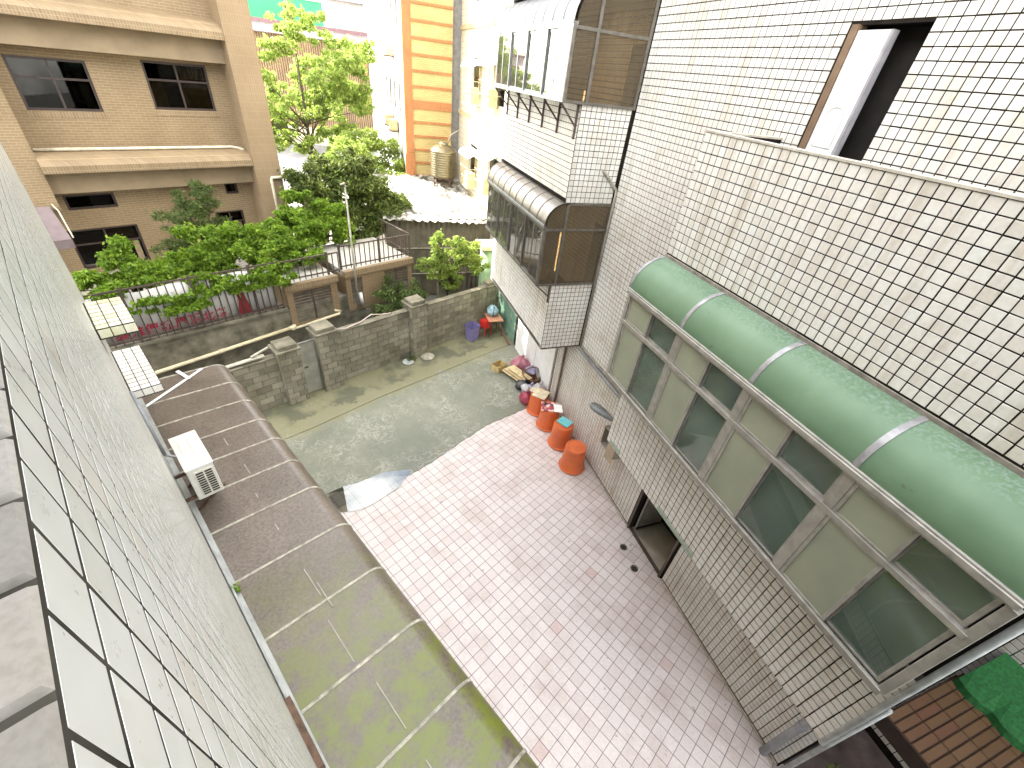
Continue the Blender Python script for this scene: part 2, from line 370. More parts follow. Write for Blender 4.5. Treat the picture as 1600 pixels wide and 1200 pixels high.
# one tile = a slab with eased edges, standing proud of the grout
TMESH = {}
def tile_geo(face, w_, h_, t_, e):
    """5-faced slab in local axes about its centre; face: '-c','+c','-a','z'"""
    w2, h2 = w_ / 2, h_ / 2
    b = [(-w2, -h2, 0), (w2, -h2, 0), (w2, h2, 0), (-w2, h2, 0)]
    tp = [(-w2 + e, -h2 + e, t_), (w2 - e, -h2 + e, t_), (w2 - e, h2 - e, t_), (-w2 + e, h2 - e, t_)]
    out = []
    for x, y, n in b + tp:
        if face == '-c': out.append((-n, -x, y))
        elif face == '+c': out.append((n, x, y))
        elif face == '-a': out.append((x, -n, y))
        elif face == 'z': out.append((x, y, n))
    return out
TF = [(4, 5, 6, 7), (0, 1, 5, 4), (1, 2, 6, 5), (2, 3, 7, 6), (3, 0, 4, 7)]
class Tiling:
    def __init__(s, F): s.F = F; s.items = []      # (world dist, face, centre(c,a,z), w,h, mat, parent)
    def add(s, face, cen, w_, h_, mat, parent, t_=.006, e=.0025): s.items.append((face, cen, round(w_, 4), round(h_, 4), mat, parent, t_, e))
    def build(s, root, limit=300, nm='tile', field='tile_field'):
        F = s.F; sc_ = []
        for i, it in enumerate(s.items):
            d = seen(wpos(F, *it[1]))
            sc_.append((d if d is not None and it[5].name not in HIDDEN else 1e6 + i, i))
        sc_.sort(); near = [i for d, i in sc_ if d < 1e6][:limit]; ns = set(near)
        for i in near:
            face, cen, w_, h_, mat, par, t_, e = s.items[i]
            k = (face, w_, h_, mat.name, t_, e)
            if k not in TMESH:
                me = bpy.data.meshes.new(nm); me.from_pydata(tile_geo(face, w_, h_, t_, e), [], TF); me.materials.append(mat); fixtile(me); TMESH[k] = me
            o = bpy.data.objects.new(nm, TMESH[k]); COL.objects.link(o); o.parent = par
            b = BASE[par.name]; o.location = (cen[0] - b[0], cen[1] - b[1], cen[2] - b[2])
        bym = {}
        vs_ = []; fs = []; mi = []; mats = []
        b = BASE[root.name]
        for i, it in enumerate(s.items):
            if i in ns: continue
            face, cen, w_, h_, mat, par, t_, e = it
            if mat not in mats: mats.append(mat)
            o = len(vs_)
            vs_ += [(x + cen[0] - b[0], y + cen[1] - b[1], z + cen[2] - b[2]) for x, y, z in tile_geo(face, w_, h_, t_, e)]
            fs += [tuple(j + o for j in f) for f in TF]; mi += [mats.index(mat)] * 5
        if vs_:
            me = bpy.data.meshes.new(field); me.from_pydata(vs_, [], fs)
            for m in mats: me.materials.append(m)
            me.polygons.foreach_set('material_index', mi); me.update(); fixtile(me)
            o = bpy.data.objects.new(field, me); COL.objects.link(o); o.parent = root; o['kind'] = 'stuff'; BASE[o.name] = b
HIDDEN = set()
def fixtile(me): pass
def inside(p, rects):
    return any(r[0] <= p[0] <= r[1] and r[2] <= p[1] <= r[3] for r in rects)
def wall_tiles(T, face, plane, u0, u1, z0, z1, mat, parent, pitch=.1085, gap=.0105, holes=(), th=.004, ease=.0022):
    """tile rows from z1 downward, columns from u0; u is a for c-planes, c for a-planes"""
    nz = int((z1 - z0) / pitch + .001); nu = int((u1 - u0) / pitch + .001)
    for i in range(nu):
        for j in range(nz):
            u = u0 + (i + .5) * pitch; z = z1 - (j + .5) * pitch
            if inside((u, z), holes): continue
            du, dz = random.uniform(-.0012, .0012), random.uniform(-.0012, .0012)
            cen = (plane, u + du, z + dz) if 'c' in face else (u + du, plane, z + dz)
            T.add(face, cen, pitch - gap, pitch - gap, mat, parent, th, ease)

# ================================================================== GROUND
g = MB().slab([(-80, -30), (90, -30), (90, 160), (-80, 160)], -.30, -.06)
solo('ground', 'W', (0, 0, 0), g, simple('ground_asphalt', (.16, .155, .14), .9, .25, .6), 'asphalt ground around the buildings', 'ground', kind='structure')
NR, UR = axes('R')
def toL(c, a):                      # R frame -> L frame
    p = NR * c + UR * a; return (p.dot(NL), p.dot(UL))
def toR(c, a):
    p = NL * c + UL * a; return (p.dot(NR), p.dot(UR))
# pink tiled court floor, laid square to the left building
fl = MB().slab([(-.1, -7), (12, -7), (12, 7.6), (-.1, 7.6)], -.06, -.008)
floor = solo('tiled_floor', 'L', (0, 0, 0), fl, GROUT_F, 'pink square tile floor of the court', 'floor', kind='structure')
TFL = Tiling('L')
EDGE = [(-.2, 7.1), (1.2, 7.06), (2.22, 7.02), (2.55, 6.86), (2.9, 6.9), (3.2, 6.84), (3.45, 6.6), (3.75, 6.42), (3.95, 6.30), (4.5, 6.30), (5.19, 6.36), (5.9, 6.40), (6.69, 6.46), (7.4, 6.38), (8.12, 6.28), (8.7, 6.22), (9.3, 6.2)]
def edge_at(c):
    for (x0, y0), (x1, y1) in zip(EDGE, EDGE[1:]):
        if x0 <= c <= x1: return y0 + (y1 - y0) * (c - x0) / (x1 - x0)
    return 6.2
pt = .1995
for i in range(-2, 50):
    for j in range(-34, 36):
        c = .9 + i * pt; a = .04 + j * pt
        if toR(c, a)[0] > 5.58 or c < .8 or a > edge_at(c) + .15: continue
        if toR(c, a)[1] < -2.5: continue
        TFL.add('z', (c + random.uniform(-.001, .001), a + random.uniform(-.001, .001), -.008), pt - .0075, pt - .0075, TILE_F, floor, .0045 + random.uniform(0, .0012), .0012)
TFL.build(floor)
# worn concrete slab over the far half of the court
poly = EDGE[1:] + [(10.5, 6.0), (13, 8), (13.5, 11.2), (-.1, 11.2), (-.1, 7.1)]
rag = []
for (x0, y0), (x1, y1) in zip(poly, poly[1:] + poly[:1]):
    k = max(1, int(math.hypot(x1 - x0, y1 - y0) / .12)) if y0 < 7.5 and y1 < 7.5 and x1 < 9.5 else 1
    for q in range(k):
        t_ = q / k; rag.append((x0 + (x1 - x0) * t_, y0 + (y1 - y0) * t_ + (random.uniform(-.022, .022) if k > 1 else 0)))
solo('concrete_yard', 'L', (0, 0, 0), MB().slab(rag, -.055, .014), YARD, 'stained grey-green concrete slab beyond the pink tiles', 'concrete', kind='structure')
apron = MB().slab([(1.2, 9.38), (3, 9.34), (5, 9.42), (7.5, 9.36), (10.2, 9.3), (12.5, 9.0), (13, 11.2), (1.2, 11.2)], .0145, .032)
solo('wall_apron', 'L', (0, 0, 0), apron, YARD, 'mossy raised strip of concrete along the block wall', 'concrete', kind='structure')
# rain puddle on the edge between slab and tiles
pud = []
for k in range(46):
    t_ = 2 * math.pi * k / 46; rr = 1 + .10 * math.sin(3 * t_ + .4) + .05 * math.sin(7 * t_ + 1)
    pud.append((2.78 + 1.12 * rr * math.cos(t_), 6.56 + .40 * rr * math.sin(t_) - .2 * math.cos(t_)))
pm = MB().add([(c, a, .0175) for c, a in pud], [tuple(range(46))])
solo('puddle', 'L', (3.05, 6.42, .0175), pm, WATER, 'shallow rain puddle reflecting the sky beside the brown canopy', 'puddle', kind='structure')
# grime marks on the tile floor

# ================================================================== LEFT BUILDING (camera looks out over its sill)
CL = -.117; SILL = 7.97
lb = thing('apartment_building', 'L', (CL, 4, 0), 'marbled grey tiled building along the left edge of the court', 'building')
w1 = part('wall', MB().box(-.6, CL, -9, 9.3, -.06, SILL - .004), GROUT_L, lb)
part('upper_wall', MB().box(-8, CL, -12, 9.3, 10.9, 12.3).box(-8, -2.5, -12, 9.3, -.06, 10.9).box(-2.5, CL, 3.5, 9.3, SILL, 10.9).box(-2.5, -.6, -9, 9.3, -.06, 7.0), simple('render_grey', (.4, .39, .36), .8), lb)
TL = Tiling('L')
holes = []
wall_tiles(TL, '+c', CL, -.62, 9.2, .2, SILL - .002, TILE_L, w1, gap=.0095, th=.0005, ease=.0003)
cop = part('sill_coping', MB().box(-.62, CL + .001, -3, 3.4, SILL - .003, SILL + .006), GROUT_L, lb)
a = -.6 + .004
while a < 3.0:
    for c0 in (-.117, -.345):
        TL.add('z', (c0 - .112 + .004, a + .054, SILL + .006), .218, .1, TILE_C, cop, .007, .004)
    a += .1085
def ledge(a0, a1, ztop, mat):
    p = part('sill_ledge', MB().box(CL, .232, a0, a1, ztop - .13, ztop), GROUT_L, lb)
    na = int((a1 - a0) / .1085)
    for i in range(3):
        for j in range(na):
            TL.add('z', (CL + .012 + (i + .5) * .112, a0 + (j + .5) * (a1 - a0) / na, ztop), .102, (a1 - a0) / na - .015, mat, p, .002, .001)
        TL.add('-a', (CL + .012 + (i + .5) * .112, a0, ztop - .062), .104, .1, mat, p)
    return p
ledge(6.6, 7.85, 4.35, TILE_R); ledge(5.85, 6.62, 5.66, TILE_M)
part('flashing', MB().bar((-.075, -.3, 3.12), (-.075, 9.0, 3.12), .07, .012).bar((-.09, 0, 3.16), (-.09, 5.2, 3.16), .02, .1), simple('flashing_grey', (.34, .35, .33), .6, .2, 5), lb)
part('rail_steel', MB().box(-.115, -.06, 1.55, 2.25, 3.16, 3.28), RUST, lb)
TL.build(lb)

# ================================================================== BROWN CANOPY on the left wall
ribs = [.40, 1.25, 2.13, 3.03, 3.92, 4.80, 5.52, 6.18, 6.80, 7.48, 8.18]
cn = thing('curved_canopy', 'L', (.6, 4.5, 2.5), 'long brown polycarbonate canopy with white ribs along the left wall', 'canopy')
def prof(off=0.0):
    p = [(-.10, 3.05 + off), (.3, 3.035 + off), (.75, 3.01 + off), (1.18, 2.985 + off)]
    for k in range(1, 25):
        t_ = k / 24 * math.pi / 2; p.append((1.18 + (.25 + off) * math.sin(t_), 2.735 + (.25 + off) * math.cos(t_)))
    p.append((1.43 + off, 2.5)); return p
def strip(mb, pf, a0, a1, th):
    lo = prof(-th); n = len(pf)
    return mb.sweep(pf + lo[::-1], a0, a1)
ed = [-1.2, -.45] + ribs + [8.95]
for q, (a0, a1) in enumerate(zip(ed, ed[1:])):
    part('panel', strip(MB(), prof(0), a0 + .004, a1 - .004, .006), PCB, cn, smooth=False)
for a0 in [-.45] + ribs + [8.93]:
    part('rib', MB().sweep([(c, z) for c, z in prof(.008)] + [(c, z) for c, z in prof(.0005)][::-1], a0 - .017, a0 + .017), simple('rib_muted', (.36, .34, .27), .7, .35, 12), cn)
part('edge_trim', MB().box(1.41, 1.455, -1.2, 8.96, 2.47, 2.505), BLACKM, cn)
part('brace', MB().bar((-.06, 8.12, 3.07), (1.0, 8.9, 3.01), .05, .012).bar((.72, 8.62, 3.05), (.62, 9.0, 3.05), .06, .012), WHITE, cn)
for a0, c0, l_ in ((.75, .62, .5), (1.6, .62, .55), (2.5, .55, .6), (3.35, .62, .45), (3.1, .66, .4), (4.4, .62, .12), (5.1, .62, .1), (5.7, .7, .25), (6.5, .66, .2)):
    part('seam', MB().box(c0, c0 + .012, a0 - l_ / 2, a0 + l_ / 2, 3.016, 3.0265), simple('seam_grey', (.33, .31, .26), .7), cn)
for a0 in (.2, 3.3, 6.3, 8.7):
    part('post_bracket', MB().bar((-.1, a0, 2.6), (1.0, a0, 2.94), .03, .03), RUST, cn)

# ================================================================== AIR CONDITIONER on the left wall
ac = thing('air_conditioner', 'L', (.165, 5.55, 3.33), 'white outdoor air conditioner unit bracketed to the left wall above the brown canopy', 'air conditioner')
CW = simple('casing_white', (.56, .55, .50), .45, .06, 5)
part('casing', MB().box(.015, .315, 5.17, 5.93, 3.345, 3.885), CW, ac, bevel=.012)
part('top_cover', MB().box(.008, .322, 5.163, 5.937, 3.886, 3.902), CW, ac, bevel=.008)
for c0 in (.075, .185):
    part('top_ridge', MB().box(c0, c0 + .07, 5.24, 5.86, 3.9025, 3.908), CW, ac, bevel=.004)
gr = part('side_grille', MB().box(.075, .29, 5.155, 5.169, 3.40, 3.84), simple('grille_beige', (.58, .56, .47), .5), ac, bevel=.004)
for i in range(10):
    for c0 in (.092, .192):
        part('vent_slot', MB().box(c0, c0 + .082, 5.150, 5.1545, 3.42 + i * .041, 3.443 + i * .041), BLACKM, gr)
part('fan_guard', MB().box(.3155, .322, 5.25, 5.75, 3.39, 3.85), BLACKM, ac)
for a0 in (5.28, 5.80):
    part('bracket', MB().box(CL, .36, a0, a0 + .04, 3.30, 3.335).bar((CL + .02, a0 + .02, 3.0), (.30, a0 + .02, 3.31), .03, .03), RUST, ac)
part('refrigerant_pipe', MB().tube([(CL + .02, 6.15, 3.5), (.0, 6.12, 3.42), (.08, 6.02, 3.45), (.12, 5.94, 3.55)], .018, 8).tube([(CL + .02, 6.2, 4.6), (CL + .02, 6.17, 3.9), (CL + .02, 6.15, 3.5)], .02, 8), PVC_G, ac, smooth=True)

# ================================================================== RIGHT BUILDING
CW_, CB = 5.40, 4.27            # main wall plane, balcony plane
AE = 12.9
rb = thing('apartment_building', 'R', (CW_, 6, 0), 'cream square-tiled building with balconies along the right side of the court', 'building')
DOOR = (3.39, 4.60)
main = MB()
main.box(CW_, 6.6, .12, DOOR[0], -.06, 3).box(CW_, 6.6, DOOR[1], 13.4, -.06, 3).box(CW_, 6.6, DOOR[0], DOOR[1], 2.1, 3)
main.box(CW_, 6.6, 4.98, 8.43, 3, 15).box(CW_, 6.6, 8.43, AE, 3, 3.6).box(CW_, 6.6, 8.43, AE, 6.4, 7.1).box(CW_, 6.6, 8.43, AE, 9.7, 15)
main.box(CW_, 6.6, .12, 3.72, 6.6, 15).box(CW_, 6.6, 4.52, 4.98, 6.6, 15).box(CW_, 6.6, 3.72, 4.52, 9.15, 15).box(CW_, 6.6, .12, 4.98, 3, 3.8)
main.box(5.75, 5.85, 8.43, AE, 3.6, 6.4).box(5.75, 5.85, 8.43, AE, 7.1, 9.7).box(5.6, 5.7, .12, 4.98, 3.8, 6.6)
mw = part('main_wall', main, GROUT, rb)
part('rear_mass', MB().box(6.6, 14, .12, AE + .5, 0, 15), simple('render_dirty', (.45, .42, .36), .8), rb)
bw = part('balcony_wall', MB().box(CB, CB + .12, .095, 4.98, 2.77, 4.40).box(CB, CB + .12, .095, 4.98, 6.2, 8.012).box(CB + .12, CW_, 4.86, 4.98, 2.77, 8.012).box(CB + .12, CW_, .12, .24, 2.77, 8.012), GROUT, rb)
part('balcony_slab', MB().box(CB + .12, CW_ + .19, .24, 4.86, 6.5, 6.75), simple('ceiling_white', (.78, .78, .74), .8), rb)
part('balcony_floor', MB().box(CB + .12, CW_ + .19, .24, 4.86, 3.0, 3.3), simple('floor_grey', (.5, .5, .46), .6), rb)
part('soffit', MB().box(CB + .125, CW_, .245, 4.855, 2.775, 2.90), simple('render_dirty', (.45, .42, .36), .8), rb)
part('parapet_coping', MB().box(CB - .012, CB + .14, .11, 5.0, 8.013, 8.035).box(CB + .14, CW_, 4.85, 5.0, 8.013, 8.035), simple('coping_cement', (.50, .46, .38), .85, .2, 7), rb)
sw = part('bay_side_wall', MB().box(4.25, CW_, 8.43, 8.55, 2.72, 4.50), GROUT, rb)
sw2 = part('bay_side_wall', MB().box(4.25, CW_, 8.43, 8.55, 6.30, 8.03), GROUT, rb)
fw_ = part('bay_front_wall', MB().box(4.25, 4.37, 8.55, AE, 2.72, 4.55), GROUT, rb)
fw2 = part('bay_front_wall', MB().box(4.25, 4.37, 8.55, AE, 6.30, 8.0), GROUT, rb)
part('bay_upper_wall', MB().box(4.25, CW_, 8.43, AE, 9.72, 14), GROUT, rb)
part('bay_floor', MB().box(4.25, CW_, 8.44, AE, 2.70, 2.85).box(4.37, 5.75, 8.55, AE, 6.3, 6.5).box(4.37, 5.75, 8.55, AE, 3.4, 3.5).box(4.37, 5.75, 8.55, AE, 9.6, 9.8).box(4.25, 5.75, AE, AE + .12, 2.7, 14), simple('render_dirty', (.45, .42, .36), .8), rb)
rw = part('recess_wall', MB().box(7.3, 7.5, -6, .12, -.06, 12).box(6.6, 7.3, .1, .119, -.06, 12), GROUT, rb)
TR = Tiling('R')
ip = .1085
wall_tiles(TR, '-c', CW_, .14, 9.6, .01, 12.0, TILE_R, mw, holes=[(DOOR[0] - .05, DOOR[1] + .05, 0, 2.15), (0, 4.86, 2.72, 6.8), (3.67, 4.55, 6, 9.2), (8.43, 9.7, 2.72, 12.1)])
wall_tiles(TR, '-c', CB, .0975, 4.981, 2.772, 4.40, TILE_R, bw)
wall_tiles(TR, '-c', CB, .0975, 4.981, 6.40, 8.013, TILE_R, bw)
wall_tiles(TR, '-a', 8.43, 4.252, 5.34, 2.74, 4.48, TILE_R, sw)
wall_tiles(TR, '-a', 8.43, 4.252, 5.34, 6.29, 8.03, TILE_R, sw2)
wall_tiles(TR, '-c', 4.25, 8.44, AE, 2.74, 4.55, TILE_R, fw_)
wall_tiles(TR, '-c', 4.25, 8.44, AE, 6.27, 8.0, TILE_R, fw2)
wall_tiles(TR, '-c', 5.75, 8.6, AE - .1, 3.5, 6.35, TILE_R, mw, holes=[(8.6, 9.6, 3, 5.6)])
wall_tiles(TR, '-c', 5.75, 8.6, AE - .1, 7.1, 9.6, TILE_R, mw, holes=[(8.6, 9.6, 7, 9.1)])
wall_tiles(TR, '-c', 5.6, .3, 4.8, 3.9, 6.4, TILE_R, mw)
wall_tiles(TR, '-c', 7.3, -3.6, .12, .1, 7.0, TILE_R, rw)
TR.build(rb)
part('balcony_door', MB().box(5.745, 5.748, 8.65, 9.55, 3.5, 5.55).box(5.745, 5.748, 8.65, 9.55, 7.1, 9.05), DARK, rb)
# wall ledge, soffit strip and low plinth
part('wall_ledge', MB().box(CW_ - .05, CW_, 5.0, 8.40, 2.735, 2.775), simple('ledge_grey', (.30, .28, .23), .7, .25, 6), rb)
part('floor_trim', MB().box(CW_ - .022, CW_ - .007, .14, 3.30, .008, .05).box(CW_ - .022, CW_ - .007, 4.66, 9.6, .008, .05), simple('trim_pale', (.55, .50, .40), .6, .3, 14), rb)
# ground floor doorway with an opened dark-edged door
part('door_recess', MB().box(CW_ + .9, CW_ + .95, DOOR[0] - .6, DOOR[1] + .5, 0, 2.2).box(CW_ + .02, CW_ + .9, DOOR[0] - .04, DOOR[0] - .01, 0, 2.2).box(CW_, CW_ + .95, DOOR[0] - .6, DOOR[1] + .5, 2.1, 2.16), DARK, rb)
part('door_floor', MB().box(CW_ + .0, CW_ + .9, DOOR[0], DOOR[1], -.05, .02), simple('floor_beige', (.42, .38, .30), .5, .15, 3), rb)
part('door_frame', MB().box(CW_ - .03, CW_ + .12, DOOR[1], DOOR[1] + .055, 0, 2.1).box(CW_ - .03, CW_ + .12, DOOR[0] - .05, DOOR[0], 0, 2.1).box(CW_ - .012, CW_ + .06, DOOR[0], DOOR[1], .021, .05), simple('frame_brown', (.09, .07, .055), .55), rb)
dl = part('door', MB().box(CW_ + .10, CW_ + .78, DOOR[1] - .10, DOOR[1] - .05, .07, 2.08), simple('door_grey', (.36, .35, .32), .5), rb)
part('door_edge', MB().box(CW_ + .10, CW_ + .78, DOOR[1] - .107, DOOR[1] - .1005, .07, .13), BLACKM, dl)
part('door_handle', MB().tube([(CW_ + .62, DOOR[1] - .13, 1.0), (CW_ + .62, DOOR[1] - .16, 1.0), (CW_ + .52, DOOR[1] - .16, 1.0)], .012), ALU_S, dl)
# third floor balcony door standing open, white leaf and black opening
bd = part('upper_door', MB().box(CW_ - .03, CW_ + .03, 4.08, 4.44, 6.8, 9.1), simple('door_white', (.86, .86, .85), .3, .04, 3), rb, label='white door leaf with a raised arch, half open')
arch = [(CW_ - .034, 4.14, 8.02), (CW_ - .034, 4.14, 8.30)] + [(CW_ - .034, 4.26 - .12 * math.cos(t), 8.30 + .12 * math.sin(t)) for t in np.linspace(0, math.pi, 9)] + [(CW_ - .034, 4.38, 8.02), (CW_ - .034, 4.14, 8.02)]
part('arch_moulding', MB().tube(arch, .004, 6), simple('moulding_grey', (.55, .55, .54), .5), bd)
part('upper_door_frame', MB().box(CW_ - .02, CW_ + .1, 4.46, 4.52, 6.8, 9.15).box(CW_ - .05, CW_ - .02, 4.45, 4.53, 6.8, 9.15), simple('frame_rust', (.20, .13, .08), .5), rb)
part('upper_door_jamb', MB().box(CW_ - .04, CW_ + .05, 4.045, 4.075, 6.8, 9.1), simple('jamb_grey', (.35, .34, .36), .5), rb)
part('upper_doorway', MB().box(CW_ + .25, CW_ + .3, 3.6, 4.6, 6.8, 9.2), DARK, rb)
part('corner_pipe', MB().tube([(CW_ - .045, 8.36, 2.74), (CW_ - .045, 8.36, 6.5), (CW_ - .06, 8.36, 6.6), (CW_ - .38, 8.38, 6.9), (CW_ - .42, 8.43, 6.93)], .026, 8), simple('pipe_steel', (.33, .30, .24), .5, .2, 8), rb, smooth=True)
part('down_pipe', MB().tube([(CW_ - .06, 9.05, 2.72), (CW_ - .06, 9.05, 0)], .035, 8), simple('pipe_umber', (.17, .12, .085), .6), rb, smooth=True)
part('wall_conduit', MB().tube([(CW_ - .05, 8.36, 2.66), (CW_ - .055, 5.1, 2.66)], .03, 8), PVC_G, rb, smooth=True)
part('edge_pipe', MB().tube([(CB - .03, .085, 5.9), (CB - .03, .085, 2.80)], .03, 10).tube([(CW_ - .06, .06, 2.8), (CW_ - .06, .06, 0)], .035, 10), simple('pipe_pale', (.42, .44, .42), .45, .2, 8), rb, smooth=True)
part('drain_pipe', MB().tube([(CB + .3, .30, 2.8), (CW_ - .25, .32, 2.2), (CW_ - .09, .34, 1.6), (CW_ - .09, .34, 0)], .055, 12).tube([(CW_ - .09, .34, 1.32), (CW_ - .09, .34, 1.18)], .062, 12), PVC_G, rb, smooth=True)
# white plastered far end of the ground floor
part('white_wall', MB().box(CW_ - .06, CW_, 9.62, 12.75, 0, 2.68), simple('plaster_white', (.86, .86, .84), .7, .05, 3), rb)
part('white_door', MB().box(CW_ - .085, CW_ - .061, 10.9, 11.7, .05, 2.0), simple('door_white', (.86, .86, .85), .3), rb)

GST = simple('paint_drips', (.38, .44, .36), .7, .3, 45, col2=(.20, .30, .22))
for (x0, x1, zz) in ((2.35, 3.28, 2.79), (4.50, 4.86, 2.80)):
    part('paint_streak', MB().box(CB - .0075, CB - .0045, x0, x1, zz, zz + .075), GST, rb)
# --- long aluminium window box with the green canopy
wb = thing('window_box', 'R', (4.0, 2.5, 4.4), 'long grey aluminium window box with sliding panes under the green canopy', 'window')
C0 = 3.80; WA = [.16, 1.31, 2.52, 3.71, 4.90]; ZB, ZT, ZM = 4.47, 5.89, 5.47
part('sill', MB().box(C0 - .03, CB, WA[0] - .01, WA[-1] + .01, ZB - .06, ZB), ALU, wb, bevel=.006)
part('sill_track', MB().box(C0 - .045, C0 - .005, WA[0], WA[-1], ZB + .001, ZB + .03), ALU, wb, bevel=.004)
part('head', MB().box(C0 - .04, C0 + .05, WA[0], WA[-1], ZT, ZT + .075), ALU, wb, bevel=.006)
part('transom', MB().box(C0 - .035, C0 + .05, WA[0], WA[-1], ZM - .03, ZM + .03), ALU, wb, bevel=.006)
part('gutter', MB().box(C0 - .07, C0 - .041, WA[0] - .02, WA[-1] + .03, ZT + .03, ZT + .085), ALU, wb, bevel=.006)
for k, a0 in enumerate(WA):
    hw = .035 if k in (0, 4) else .05
    part('mullion', MB().box(C0 - .028, C0 + .05, a0 - hw, a0 + hw, ZB, ZT), ALU, wb, bevel=.006)
for a0 in (WA[0] + .005, WA[-1] - .02):
    part('side_panel', MB().box(C0 + .05, CB, a0, a0 + .015, ZB, ZT), ALU, wb)
for k in range(4):
    l, r = WA[k] + .05, WA[k + 1] - .05; m_ = (l + r) / 2
    for (z0, z1) in ((ZB + .03, ZM - .03), (ZM + .03, ZT)):
        for (x0, x1, mt, off) in ((m_, r, FROST, -.012), (l, m_ + .02, GL_G, .02)):
            s = part('sash', MB().box(C0 + off - .012, C0 + off + .012, x0, x0 + .035, z0, z1).box(C0 + off - .012, C0 + off + .012, x1 - .035, x1, z0, z1)
                     .box(C0 + off - .012, C0 + off + .012, x0 + .035, x1 - .035, z0, z0 + .03).box(C0 + off - .012, C0 + off + .012, x0 + .035, x1 - .035, z1 - .03, z1), ALU, wb, bevel=.003)
            part('pane', MB().box(C0 + off - .003, C0 + off + .003, x0 + .035, x1 - .035, z0 + .03, z1 - .03), mt, s)
can = thing('green_canopy', 'R', (4.0, 2.5, 5.9), 'curved pale green fibreglass canopy over the long window box', 'canopy')
def gprof(o=0.0, n=48):
    return [(CB - (.50 + o) * math.sin(t), 5.965 + (.475 + o) * math.cos(t)) for t in np.linspace(0, math.pi / 2, n)]
S = [.14, 1.34, 2.53, 3.72, 4.95]
for a0, a1 in zip(S, S[1:]):
    part('canopy_panel', MB().sweep(gprof(0) + gprof(-.006)[::-1], a0 + .002, a1 - .002), FGREEN, can, smooth=False)
for a0 in S:
    part('canopy_rib', MB().sweep(gprof(.007) + gprof(.001)[::-1], a0 - .028, a0 + .028), simple('rib_grey', (.30, .30, .30), .45, .25, 12, .3), can)
part('canopy_flashing', MB().bar((CB - .012, S[0], 6.455), (CB - .012, S[-1], 6.455), .02, .05), simple('flashing_brown', (.27, .24, .2), .7, .3, 9), can)
part('eave_trim', MB().box(C0 - .055, C0 - .01, S[0], S[-1] + .02, 5.966, 5.995), ALU, can, bevel=.004)
pk = thing('snack_carton', 'R', (4.05, 2.75, 4.48), 'red and cream carton standing behind the glass of the long window', 'carton')
part('body', MB().box(3.92, 4.12, 2.70, 3.02, 4.475, 4.86), simple('print_red', (.52, .16, .10), .6, .3, 16, col2=(.7, .5, .3)), pk, bevel=.008)
part('label_band', MB().box(3.916, 3.919, 2.70, 3.02, 4.53, 4.60), simple('print_cream', (.7, .66, .5), .6), pk)

